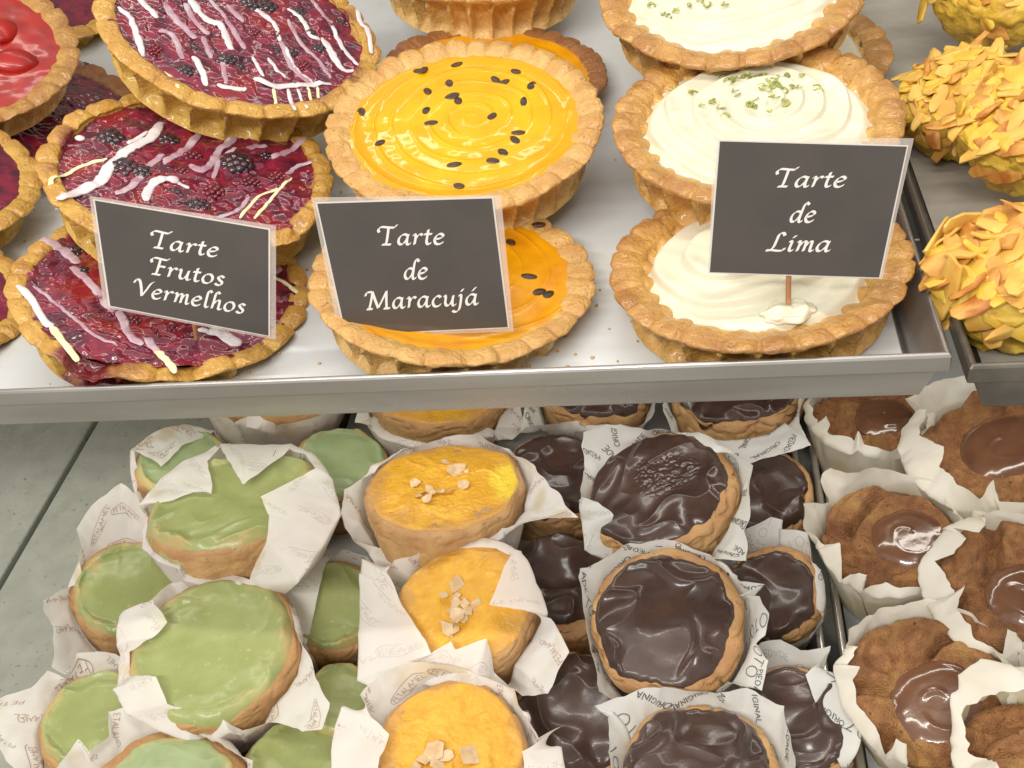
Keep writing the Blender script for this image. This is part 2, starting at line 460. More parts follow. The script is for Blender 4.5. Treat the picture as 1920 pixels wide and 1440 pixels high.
# ------------------------------------------------------------------ tarts
def groove(th, n): return .5 - .5 * np.cos(n * th)
def shell(R, H, nfl, seed, taper=.78, inner=.80, rough_=1.0, chip=None):
    nt = nfl * 14
    th = np.linspace(0, 2 * np.pi, nt, endpoint=False)
    wl = .965 - taper
    prof = [(.02, 0, 0, 0), (taper * .5, 0, 0, 0), (taper * .96, 0, .1, 0), (taper + .08 * wl, .05, .35, 0), (taper + .26 * wl, .2, .8, 0), (taper + .5 * wl, .42, 1.1, 0), (taper + .72 * wl, .62, 1.2, 0), (taper + .86 * wl, .76, 1.15, .1),
            (.985, .86, .5, .4), (1.0, .93, .5, .8), (.987, .975, .4, 1), (.95, 1.0, .36, 1), (.905, 1.0, .28, .9), (.865, .97, .12, .6), (inner + .015, .9, .06, .2), (inner - .005, .8, 0, 0), (inner - .02, .6, 0, 0)]
    p = catmull(np.array(prof), 5)
    nr = len(p)
    r, z, fw, rw = [p[:, k][:, None] for k in range(4)]
    tw = th + .05 * ringnoise(th, 3, seed + 6)
    u = ((tw * nfl / (2 * np.pi)) % 1.0) * 2 - 1                     # -1 .. 1 across each flute
    arch = .86 + .05 * ringnoise(th, 6, seed + 7)[None, :]
    hol = np.clip(1 - np.abs(u)[None, :] ** 2.4 - (z / arch) ** 6, 0, 1) ** .75 * smooth(z, -.02, .25)
    g = (np.abs(u) ** 5)[None, :] * np.ones_like(z)
    irr = 1 + .018 * ringnoise(th, 1.4, seed)[None, :] + .012 * ringnoise(th, 4.5, seed + 1)[None, :]
    fl = 1 + .35 * ringnoise(th, 5.0, seed + 2)[None, :]
    rr = R * (r * irr * np.ones_like(g)) - R * .115 * hol * fl - R * .06 * fw * g * fl * smooth(z, .6, .9)
    zz = H * z - R * .035 * rw * g * fl + R * .02 * rw * ringnoise(th, 1.6, seed + 5)[None, :]
    P = np.stack([rr * np.cos(th), rr * np.sin(th), zz * np.ones_like(rr)], 2).reshape(-1, 3)
    if chip:
        for (ca, cw, cd) in chip:
            dd = np.abs((np.tile(th, nr) - ca + np.pi) % (2 * np.pi) - np.pi)
            k = (1 - smooth(dd, 0, cw)) * np.repeat(rw[:, 0] * .8 + .2 * (z[:, 0] > .5), nt)
            P[:, 2] -= cd * k * (1 + .6 * noise(P * 2.3, seed + 60))
    d = np.stack([noise(P * .45 + 9, seed + 10), noise(P * .45 + 31, seed + 11), noise(P * .45 + 57, seed + 12)], 1) * .16
    d += np.stack([noise(P * 1.7 + 9, seed + 13), noise(P * 1.7 + 31, seed + 14), noise(P * 1.7 + 57, seed + 15)], 1) * .1
    d += np.stack([noise(P * 5 + 9, seed + 16), noise(P * 5 + 31, seed + 17), noise(P * 5 + 57, seed + 18)], 1) * .035
    P = P + d * rough_ * np.repeat(np.clip(z[:, 0] * 3, .1, 1), nt)[:, None]
    P[:, 2] = np.maximum(P[:, 2], .0)
    bk = np.repeat(rw[:, 0] + .25 * smooth(z[:, 0], .5, .9), nt)
    bake = np.clip(bk * (.55 + .7 * fbm(P * .9, seed + 20, 3)), 0, 1) * .85
    return P, rings(nr, nt), bake
class Tart:
    def __init__(s, px, py, a, z, ratio, ang, label, crust, nfl, seed, group, H=2.15, chip=None, fill=.785, lvl=.86, stain=0, spill=None, name='fruit_tart', taper=.865):
        s.p = Pose(px, py, a, z, ratio, ang, H)
        s.R, s.H, s.seed, s.fr, s.z0 = s.p.R, H, seed, fill, H * lvl
        s.root = s.p.thing(name, label, 'tart', group)
        P, Fc, bake = shell(s.R, H, nfl, seed, inner=fill + .01, chip=chip, taper=taper)
        at = {'bake': bake}
        if stain:
            aa = np.arctan2(P[:, 1], P[:, 0])
            q = np.linalg.norm(P[:, :2], axis=1) / s.R
            at['stain'] = np.clip(smooth(fbm(P * .5, seed + 44, 3), .12, .4) * smooth(q, 1.02, .8) * smooth(P[:, 2], H * .7, H * .9) * stain + smooth(q, .9, .8) * smooth(P[:, 2], H * .6, H * .8) * .8 + (.0 if spill is None else 1.2 * smooth(np.abs(aa - spill) + .25 * noise(P * .9, seed + 3), .34, .16) * smooth(q, .7, .8)), 0, 1)
        obj('pastry_shell', P, Fc, M_CRUST[crust], s.root, attrs=at)
    def disc(s, name, hf, m, nr=70, nt=220, attrs=None, parent=None):
        s.hf = hf
        th = np.linspace(0, 2 * np.pi, nt, endpoint=False)
        q = np.r_[.004, np.linspace(.02, 1, nr)]
        fr = s.R * s.fr * (1.075 + .02 * ringnoise(th, 3, s.seed + 70))
        X = (q[:, None] * fr[None, :] * np.cos(th)).ravel()
        Y = (q[:, None] * fr[None, :] * np.sin(th)).ravel()
        P = np.stack([X, Y, hf(X, Y)], 1)
        return obj(name, P, rings(len(q), nt, 0, 'first'), m, parent or s.root, attrs={k: f(X, Y) for k, f in (attrs or {}).items()})
    def top(s, x, y):
        """height of the tart's upper surface"""
        x, y = np.asarray(x, float), np.asarray(y, float)
        q = np.hypot(x, y) / s.R
        rim = s.H * (1 - .5 * smooth(q, .96, 1.08) - 2.0 * np.clip(q - 1.0, 0, .3))
        k = smooth(q, s.fr - .03, s.fr + .08)
        z = s.hf(x, y) * (1 - k) + rim * k
        for (bx, by, bz, br) in getattr(s, 'bumps', []):
            d2 = (x - bx) ** 2 + (y - by) ** 2
            z = np.maximum(z, np.where(d2 < br * br, bz + .62 * np.sqrt(np.maximum(br * br - d2, 0)), z))
        return z
    def spot(s, px, py, lift=0.0):
        l = s.p.local(px, py, s.z0 - s.H)
        for _ in range(2):
            zz = float(s.top(np.array([l[0]]), np.array([l[1]]))[0])
            l = s.p.local(px, py, zz - s.H)
        l[2] = zz + lift
        return l
    def drizzle(s, m, rad, pts, parent, flat=.26):
        rad *= 1.15 if m is M_ICING_P else 1.0
        L = np.array([s.spot(x, y) for x, y in pts])
        L = catmull(L, 8)
        L[:, 2] = s.top(L[:, 0], L[:, 1]) + rad * .12
        n = len(L)
        t = np.linspace(0, 1, n)
        r = rad * (1 + .3 * noise(np.stack([t * 5, t * 0 + rad * 91, t * 0 + pts[0][0]], 1), 3)) * (.6 + .4 * smooth(t, 0, .08)) * (.6 + .4 * smooth(t, 1, .92))
        V, Fc = tube(L, r, flat)
        V = V + np.stack([noise(V * 2.5, 5), noise(V * 2.5 + 40, 6), noise(V * 2.5 + 80, 7) * .4], 1) * rad * .5
        return obj('icing_drizzle', V, Fc, m, parent)

G_BERRY, G_PASS, G_LIME, G_RED = 'berry tarts stacked on the upper tray', 'passion fruit tarts stacked on the upper tray', 'lime tarts stacked on the upper tray', 'tarts at the left edge of the upper tray'

def wob(seed, a, f): return lambda X, Y: a * fbm(np.stack([X * f, Y * f, X * 0 + seed], 1), seed, 3)

# --- crumbs that fell on the paper
rnd = random.Random(77)
lst = []
for k in range(170):
    x, y = rnd.uniform(-48, -1.4), 1.1 + 24 * rnd.random() ** 1.7
    q = rnd.uniform(.03, .09)
    lst.append(blob((x, y, UF - .14), q * rnd.uniform(.8, 1.5), q, q * .7, k, 5, 7, .4, 1.5))
V, Fc = join(lst)
tag(obj('crumbs', V, Fc, M_CRUST['golden']), 'small golden pastry crumbs scattered on the paper of the upper tray', 'crumbs', kind='stuff')

# --- passion fruit tarts
def passion(t, m, seeds, k=7.5, amp=.085, ox=.1, oy=.1):
    R, sd = t.R * t.fr, t.seed
    def hf(X, Y):
        w = np.stack([X * .35, Y * .35, X * 0 + sd], 1)
        x, y = X - ox * R + .35 * noise(w, sd), Y - oy * R + .35 * noise(w + 19, sd + 1)
        q, a = np.hypot(x, y), np.arctan2(y, x)
        rg = np.abs(np.sin(.5 * (k * q - a)))
        h = amp * (1 - rg) ** 4 * (.15 + 1.0 * smooth(noise(w * 1.8, sd + 2), -.25, .35))
        return t.z0 + h + .022 * noise(w * 1.5 + 7, sd + 3) + .012 * noise(w * 5, sd + 4) + .1 * smooth(np.hypot(X, Y) / R, .9, 1.02)
    f = t.disc('passion_filling', hf, m, 110, 360, {'edge': lambda X, Y: smooth(np.hypot(X, Y) / R + .2 * noise(np.stack([X, Y, X * 0], 1), sd), .75, 1.0) * .8})
    rnd = random.Random(sd)
    for (x, y) in seeds:
        c = t.spot(x, y, -.01)
        V, Fc = blob(c, .36 * rnd.uniform(.8, 1.1), .2, .07, sd, 8, 12, .06, 2, rot(rnd.uniform(-.2, .2), rnd.uniform(-.2, .2), rnd.uniform(0, 3.1)))
        obj('seed', V, Fc, M_SEED, f)
    return f
t = Tart(925, 128, 214, .4, .42, 90, 'brown-rimmed tart mostly hidden behind the front yellow passion fruit tart', 'brown', 30, 31, G_PASS)
passion(t, M_PASSION2, [])
t = Tart(905, -100, 206, 3.6, .40, 92, 'tall pale ribbed tart side cut by the top edge above the passion fruit tarts', 'pale', 30, 32, G_PASS, H=3.0)
passion(t, M_PASSION2, [])
t = Tart(848, 508, 268, .5, .575, 90, 'passion fruit tart half hidden by its own price card, lowest in the middle stack', 'pale', 26, 33, G_PASS)
passion(t, M_PASSION2, [(1030, 551), (1013, 547), (992, 518), (957, 453), (1010, 420)], 5.5, .09)
t = Tart(868, 220, 264, 3.0, .585, 97, 'bright yellow passion fruit tart dotted with black seeds, above the middle price card', 'pale', 32, 34, G_PASS, H=2.5)
passion(t, M_PASSION, [(560 + x / 3, y / 3) for x, y in [(670, 398), (705, 388), (890, 360), (1220, 400), (845, 470), (725, 510), (1150, 465), (1310, 480), (895, 565), (862, 540), (720, 620), (750, 690), (1270, 570),
        (1085, 655), (350, 630), (460, 800), (1232, 745), (1222, 790), (1145, 855), (1095, 905), (875, 925), (895, 1045), (1110, 450)]])

# --- lime tarts
def lime(t, zest, cx=0., cy=0., k=6.5, amp=.26, dome=.35, twist=1.0):
    R, sd = t.R * t.fr, t.seed
    def hf(X, Y):
        w = np.stack([X * .22, Y * .22, X * 0 + sd], 1)
        x, y = X - cx * R + .9 * noise(w, sd), Y - cy * R + .9 * noise(w + 13, sd + 1)
        q, a = np.hypot(x, y), np.arctan2(y, x)
        ph = k * q - twist * a + 1.6 * noise(w * 1.6 + 3, sd + 7)
        sw = (ph / (2 * np.pi)) % 1.0
        rg = np.where(sw < .86, (sw / .86) ** 1.3, (1 - sw) / .14)
        e = np.hypot(X, Y) / R
        return t.z0 + amp * (smooth(rg, 0, 1) * .75 + .25 * rg) * smooth(e, 1.02, .86) * (.6 + .4 * smooth(noise(w * 2.2 + 9, sd + 3), -.35, .3)) + dome * smooth(e, 1, .3) - .22 * smooth(e, .9, 1.0) + .05 * noise(w * 6, sd + 4)
    f = t.disc('lime_cream', hf, M_CREAM, 120, 420)
    rnd = random.Random(sd)
    for (x, y) in zest:
        c = t.spot(x + rnd.uniform(-3, 3), y + rnd.uniform(-2, 2), .05)
        a = rnd.uniform(0, 6.28)
        l = rnd.uniform(.14, .32)
        pts = [c + np.array([math.cos(a + u) * l * u, math.sin(a + u) * l * u, .05 * math.sin(3 * u) + .05]) for u in (-1, -.4, .2, .7, 1.1)]
        V, Fc = tube(catmull(pts, 3), rnd.uniform(.03, .06), .5, 6)
        obj('lime_zest', V, Fc, M_ZEST, f)
    return f
t = Tart(1430, 95, 232, .4, .44, 88, 'brown rimmed lime tart almost hidden under the lime stack, touching the tray side', 'golden', 26, 41, G_LIME)
lime(t, [])
t = Tart(1418, 481, 279, .5, .55, 91, 'lowest lime tart, pierced by the toothpick of the right price card', 'golden', 25, 42, G_LIME, fill=.76, lvl=.78)
lime(t, [], -.2, .15, 5.0, .36, .75)
T_LIME = t
t = Tart(1417, 210, 268, 2.8, .555, 88, 'lime tart in the middle of its stack with green zest over swirled cream', 'golden', 26, 43, G_LIME, H=2.5)
_zr = random.Random(5)
lime(t, [(1100 + x / 3, y / 3) for x, y in [(500, 510), (580, 520), (600, 515), (640, 600), (690, 585), (710, 580), (820, 530), (830, 550), (1030, 550), (1045, 565), (930, 600), (920, 590), (940, 580), (945, 610), (1120, 570),
        (1125, 590), (790, 650), (730, 620), (1310, 510), (1320, 520), (1040, 630), (490, 500)]] + [(1100 + _zr.uniform(770, 1000) / 3, _zr.uniform(370, 460) / 3) for _ in range(26)] + [(1100 + _zr.uniform(990, 1200) / 3, _zr.uniform(430, 510) / 3) for _ in range(20)], .1, .1, 7.0, .27)
t = Tart(1372, -42, 250, 5.2, .56, 90, 'topmost lime tart, its cream cut by the top edge of the photo', 'golden', 27, 44, G_LIME, H=2.5)
lime(t, [(1100 + x / 3, y / 3) for x, y in [(350, 40), (440, 95), (465, 90), (490, 82), (510, 70), (640, 10), (590, 40), (680, 45), (760, 40), (370, 30)]], .0, .3, 7.5, .2)

# --- berry tarts
def berry(t, berries, rasps, lumps=.16):
    sd = t.seed
    def hf(X, Y):
        w = np.stack([X, Y, X * 0 + sd], 1)
        e = np.hypot(X, Y) / (t.R * t.fr)
        return t.z0 + lumps * noise(w * .8, sd) + .2 * np.abs(noise(w * 1.9, sd + 1)) + .07 * noise(w * 3.0, sd + 2) + .12 * smooth(e, 1, .7)
    f = t.disc('berry_filling', hf, M_JAM, 100, 320, {'red': lambda X, Y: smooth(fbm(np.stack([X * .5, Y * .5, X * 0 + sd], 1), sd + 5, 2), .0, .4)})
    rnd = random.Random(sd)
    new = []
    for (x, y, r) in berries:
        c = t.spot(x, y, -.3)
        rc = 1.18 * r * depth(t.p.C) / F_PX
        new.append((c[0], c[1], c[2], rc * .9))
        if rc > .42:                              # a blackberry: many drupelets in one skin
            lst = [blob(c, rc * .8, rc * .8, rc * .6, 1)]
            for k in range(38):
                zz = 1 - 1.5 * (k + .5) / 38
                a = k * 2.39996
                q = math.sqrt(max(0, 1 - zz * zz))
                lst.append(blob(c + np.array([q * math.cos(a) * rc * .74, q * math.sin(a) * rc * .74, zz * rc * .5]), rc * .32, rc * .32, rc * .27, k, 7, 10, 0))
            V, Fc = join(lst)
            obj('blackberry', V, Fc, M_BERRY, f)
        else:
            V, Fc = blob(c, rc, rc, rc * .8, rnd.randint(0, 99), 12, 16, .12, 1.5)
            obj('blueberry', V, Fc, M_BERRY, f)
    for (x, y, r) in rasps:
        c = t.spot(x, y, -.16)
        rc = r * depth(t.p.C) / F_PX
        lst = [blob(c, rc * .8, rc * .8, rc * .5, 1)]
        for k in range(30):
            zz = 1 - 1.4 * (k + .5) / 30
            a = k * 2.39996
            q = math.sqrt(max(0, 1 - zz * zz))
            lst.append(blob(c + np.array([q * math.cos(a) * rc * .82, q * math.sin(a) * rc * .82, zz * rc * .5]), rc * .26, rc * .26, rc * .2, k, 5, 7, 0))
        V, Fc = join(lst)
        obj('raspberry', V, Fc, M_RASP, f)
    t.bumps = new
    return f
t3 = lambda L: [(x / 3, y / 3) for x, y in L]
t = Tart(60, 200, 230, .5, .5, 90, 'dark berry tart in shadow between the left edge and the berry stack', 'brown', 26, 51, G_RED, stain=.6)
berry(t, [(140, 160, 14), (110, 190, 16), (160, 120, 13)], [(130, 220, 16)])
t = Tart(308, 531, 270, .5, .585, 92, 'berry tart lowest in its stack with jam spilling over its front rim', 'yellow', 23, 52, G_BERRY, stain=.9, chip=[(-1.82, .24, .8), (-1.15, .2, .2)], lvl=.94, fill=.83, spill=-1.82)
f = berry(t, [(150, 440, 20), (140, 470, 22), (155, 505, 18)], [(215, 585, 18), (250, 600, 18), (185, 560, 16), (320, 615, 18), (290, 620, 15), (350, 630, 14), (240, 630, 14)])
z5 = lambda L: [(x / 3, 380 + y / 3) for x, y in L]
for m, r, L in [(M_ICING_P, .2, [(225, 215), (310, 240), (380, 290), (440, 345)]), (M_ICING_P, .17, [(405, 365), (470, 420), (540, 490), (600, 570), (680, 640), (720, 730), (800, 800)]),
                (M_ICING_P, .16, [(830, 760), (860, 810), (890, 840)]), (M_ICING_Y, .16, [(880, 830), (930, 880), (985, 955)]), (M_ICING, .16, [(100, 465), (180, 550), (250, 670), (290, 700)]),
                (M_ICING_Y, .14, [(290, 700), (350, 780), (440, 905)]), (M_ICING_P, .07, [(190, 470), (260, 520), (400, 640), (520, 740), (660, 810)]), (M_ICING, .3, [(1180, 725), (1260, 750), (1340, 800)]),
                (M_ICING, .15, [(1120, 720), (1200, 740)]), (M_ICING_Y, .11, [(1540, 420), (1600, 450), (1670, 510)]), (M_ICING_P, .25, [(1525, 340), (1560, 400)])]:
    t.drizzle(m, r, z5(L), f)
for (x, y, w, a) in [(530, 462, 20, .2), (548, 478, 14, -.5), (112, 400, 13, .6)]:
    c = t.spot(x, y, .25)
    poly = [(-1, -.4), (-.3, .5), (.5, .45), (1, .1), (.6, -.5), (-.2, -.3)]
    V, Fc = plate(c, np.array(poly) * w * .02, .07, rot(.3, .3, a), .1)
    obj('coconut_chip', V, Fc, M_ICING, t.root, False)
t = Tart(358, 308, 266, 3.0, .555, 90, 'middle berry tart of its stack with broad white drizzle and a broken front rim', 'yellow', 24, 53, G_BERRY, stain=1.0, fill=.84, chip=[(-.62, .3, .35), (-1.0, .16, .3)], H=2.5)
f = berry(t, [(208, 258, 27), (315, 262, 24), (232, 312, 27), (268, 322, 24), (445, 303, 30), (372, 385, 24), (330, 360, 20), (500, 290, 18), (395, 265, 14)], [(360, 292, 22), (400, 358, 24), (470, 340, 20), (340, 320, 18), (520, 330, 20)])
for m, r, L in [(M_ICING, .27, [(905, 695), (850, 770), (700, 860), (620, 940), (560, 1030), (450, 1080), (330, 1125)]), (M_ICING, .11, [(830, 740), (720, 810)]), (M_ICING_Y, .11, [(600, 895), (430, 950), (300, 1000), (285, 1060)]),
                (M_ICING_P, .17, [(1125, 740), (1060, 830), (980, 880), (920, 920)]), (M_ICING_P, .14, [(920, 870), (830, 940), (740, 1050), (650, 1095)]), (M_ICING_P, .17, [(1330, 770), (1230, 850), (1190, 920), (1130, 960), (1065, 930)]),
                (M_ICING, .13, [(1310, 765), (1250, 830)]), (M_ICING_P, .11, [(1330, 830), (1240, 900), (1200, 1000)]), (M_ICING, .24, [(815, 1130), (850, 1050), (930, 1010), (1000, 1025)]), (M_ICING, .1, [(1000, 1022), (1060, 1060)]),
                (M_ICING_P, .14, [(1500, 825), (1390, 830)]), (M_ICING_P, .15, [(1720, 780), (1600, 860), (1525, 890)]), (M_ICING_P, .1, [(1780, 900), (1690, 930), (1610, 980)]), (M_ICING_Y, .08, [(1640, 1000), (1560, 1080), (1430, 1230)]),
                (M_ICING_Y, .08, [(1560, 1060), (1450, 1110), (1350, 1230)]), (M_ICING_P, .09, [(1400, 1110), (1330, 1190), (1230, 1220)])]:
    t.drizzle(m, r, t3(L), f)
c = t.spot(150, 261, .05)
V, Fc = blob(c, .22, .2, .1, 4)
obj('icing_drop', V, Fc, M_ICING, t.root)
t = Tart(455, 42, 262, 5.9, .56, 82, 'topmost berry tart covered with many thin diagonal icing stripes', 'yellow', 25, 54, G_BERRY, stain=.9, fill=.85, H=2.5)
f = berry(t, [(365, 88, 17), (350, 130, 18), (330, 75, 12), (425, 110, 20), (450, 125, 18), (520, 92, 18), (545, 95, 16), (500, 12, 24), (470, 5, 22), (600, 90, 17), (585, 60, 16), (400, 60, 14), (560, 20, 18), (640, 40, 16)], [(520, 65, 16), (480, 60, 15), (290, 90, 16), (570, 120, 16)])
for m, r, L in [(M_ICING, .16, [(665, 40), (730, 100), (770, 200), (805, 320)]), (M_ICING, .17, [(770, -20), (880, 100)]), (M_ICING_P, .17, [(930, 30), (980, 100), (1100, 215)]), (M_ICING_P, .14, [(890, 180), (970, 200), (1025, 330)]),
                (M_ICING_P, .13, [(1040, 20), (1090, 110), (1170, 195)]), (M_ICING, .2, [(1060, -20), (1150, 100), (1240, 140), (1300, 280)]), (M_ICING, .16, [(1090, 320), (1130, 390), (1160, 485)]), (M_ICING_P, .12, [(1140, 210), (1185, 330)]),
                (M_ICING_P, .12, [(1250, 300), (1270, 470)]), (M_ICING_P, .14, [(1280, 30), (1370, 120)]), (M_ICING_P, .12, [(1270, 110), (1330, 200), (1375, 275)]), (M_ICING, .13, [(1400, 0), (1450, 60), (1540, 130), (1575, 230)]),
                (M_ICING_P, .13, [(1575, 230), (1640, 380), (1740, 465)]), (M_ICING, .11, [(1420, 320), (1480, 430)]), (M_ICING, .1, [(1510, 330), (1560, 400), (1610, 440)]), (M_ICING, .14, [(1620, 50), (1700, 120), (1750, 200), (1800, 225)]),
                (M_ICING_P, .1, [(1620, 110), (1680, 230), (1800, 350), (1860, 440)]), (M_ICING, .1, [(1600, 260), (1660, 380), (1760, 470)]), (M_ICING, .13, [(1815, 215), (1860, 310), (1930, 400)]), (M_ICING, .13, [(1959, 0), (2019, 100), (2068, 170), (2090, 300)]),
                (M_ICING, .12, [(1870, 150), (1920, 260), (2020, 370)]), (M_ICING, .12, [(1830, 230), (1920, 380), (1990, 400)]), (M_ICING, .18, [(1430, 440), (1500, 470), (1560, 490), (1700, 480), (1860, 475)]),
                (M_ICING, .15, [(1220, 480), (1300, 495), (1385, 505)]), (M_ICING_Y, .09, [(1540, 500), (1565, 615)]), (M_ICING, .1, [(1620, 500), (1660, 620)]), (M_ICING, .09, [(1675, 500), (1730, 610)]), (M_ICING_Y, .08, [(1730, 490), (1780, 610)]),
                (M_ICING_Y, .08, [(1785, 490), (1810, 590)]), (M_ICING_Y, .1, [(905, 395), (970, 450), (1000, 560)]), (M_ICING_P, .1, [(1180, 0), (1260, 90), (1290, 140)]), (M_ICING_P, .1, [(1740, -20), (1800, 60), (1870, 130)]), (M_ICING, .1, [(1350, -20), (1420, 40), (1500, 110)])]:
    t.drizzle(m, r, t3(L), f)
# --- tarts at the left edge
def glazed(t, m, sl):
    sd = t.seed
    f = t.disc('red_glaze_filling', lambda X, Y: t.z0 + .05 * noise(np.stack([X * .8, Y * .8, X * 0 + sd], 1), sd) + .1 + .012 * noise(np.stack([X * 2.2, Y * 2.2, X * 0], 1), sd + 1), m, 60, 160)
    for (x, y, r, a) in sl:
        c = t.spot(x, y, .05)
        V, Fc = blob(c, r, r * .7, r * .4, sd, 12, 16, .08, 1.5, rot(.2, .1, a))
        obj('strawberry_half', V, Fc, M_STRAW, f)
t = Tart(40, -40, 190, 2.6, .5, 90, 'tart with a pale rough rim in the top left corner behind the strawberry tart', 'yellow', 24, 61, G_RED)
glazed(t, M_JAM, [])
t = Tart(-180, 535, 222, 1.0, .6, 90, 'lowest tart at the left edge, only its yellow rim showing beside the front berry tart', 'yellow', 24, 62, G_RED)
glazed(t, M_JAM, [])
t = Tart(-150, 312, 212, 2.9, .58, 90, 'middle tart at the left edge, only its glossy yellow rim showing', 'yellow', 24, 63, G_RED)
glazed(t, M_JAM, [])
t = Tart(-92, 82, 222, 5.0, .62, 105, 'strawberry tart at the left edge with glossy bright red filling', 'golden', 22, 64, G_RED)
glazed(t, M_STRAW, [(30, 118, 1.2, .4), (5, 60, 1.1, 1.5)])

# --- almond tarts
def almond_tart(px, py, a, z, ratio, ang, label, seed, H=3.0, n=98, big=1.0, toast=.25):
    p = Pose(px, py, a, z, ratio, ang, H)
    root = p.thing('almond_tart', label, 'tart', 'almond tarts on the right upper tray')
    R = p.R
    nt, rnd = 120, random.Random(seed)
    th = np.linspace(0, 2 * np.pi, nt, endpoint=False)
    prof = catmull([(.02, 0), (.5, 0), (.72, .02), (.82, .15), (.92, .5), (.97, .75), (.93, .92), (.75, 1.0), (.45, 1.04), (.1, 1.06), (.005, 1.06)], 5)
    P = np.stack([R * prof[:, 0][:, None] * np.cos(th) * (1 + .06 * ringnoise(th, 1.5, seed)), R * prof[:, 0][:, None] * np.sin(th) * (1 + .06 * ringnoise(th, 1.5, seed)), H * prof[:, 1][:, None] * np.ones(nt)], 2).reshape(-1, 3)
    P += np.stack([noise(P * 1.1 + 5 * k, seed + k) for k in range(3)], 1) * .42 + np.stack([noise(P * 2.6 + 5 * k, seed + 9 + k) for k in range(3)], 1) * .22
    obj('custard_body', P, rings(len(prof), nt), M_ALM_BODY, root, attrs={'bake': smooth(fbm(P * .7, seed + 30, 3), .0, .5) * .6})
    for k in range(n):
        u = rnd.random()
        q = math.sqrt(u) * 1.0
        ang_ = rnd.uniform(0, 2 * math.pi)
        zz = H * (1.06 - .12 * q ** 3) if q < .86 else H * rnd.uniform(.55, .95)
        c = np.array([R * q * math.cos(ang_), R * q * math.sin(ang_), zz + rnd.uniform(-.3, .06)])
        l, w = rnd.uniform(.55, 1.3) * big, rnd.uniform(.22, .46) * big
        poly = [(-l, -.45 * w), (-.98 * l, .4 * w), (-.7 * l, .85 * w), (-.1 * l, w), (.5 * l, .9 * w), (.9 * l, .6 * w), (l, 0), (.88 * l, -.6 * w), (.3 * l, -w), (-.5 * l, -.9 * w)]
        poly = [(x * rnd.uniform(.92, 1.08), y * rnd.uniform(.85, 1.15)) for x, y in poly]
        nn = unit([math.cos(ang_) * (.35 * q + 1.6 * (q > .86)), math.sin(ang_) * (.35 * q + 1.6 * (q > .86)), 1.0])
        ax = unit(np.cross(nn, [.3, 1, .2]))
        BB = np.array([ax, np.cross(nn, ax), nn])
        V, Fc = plate(c, poly, rnd.uniform(.08, .14), rot(rnd.uniform(-.4, .4), rnd.uniform(-.3, .3), rnd.uniform(0, 6.28)) @ BB, rnd.uniform(-.15, .3))
        V = V + np.stack([noise(V * 2.2 + 3 * i, seed + i) for i in range(3)], 1) * .2
        r_ = rnd.random()
        o = obj('almond_flake', V, Fc, M_SLIVER[(1 if r_ < .22 + .5 * toast * (zz > H * .95) else (0 if r_ < .75 else 2))], root, True)
        bevel(o, .06, 2)
almond_tart(1795, 150, 112, 1.6, .60, 100, 'pale yellow almond tart standing at the back, half hidden by a bigger almond tart', 71, big=.85)
almond_tart(1895, -75, 150, 3.4, .5, 90, 'almond tart of which only the underside shows in the top right corner', 72, n=60)
almond_tart(1930, 190, 140, 3.0, .62, 100, 'large almond tart leaning at the right edge behind the browned one', 73, big=1.3)
almond_tart(1890, 470, 148, 1.6, .66, 98, 'almond tart with toasted brown flakes, frontmost on the right tray', 74, big=1.2, toast=.6)

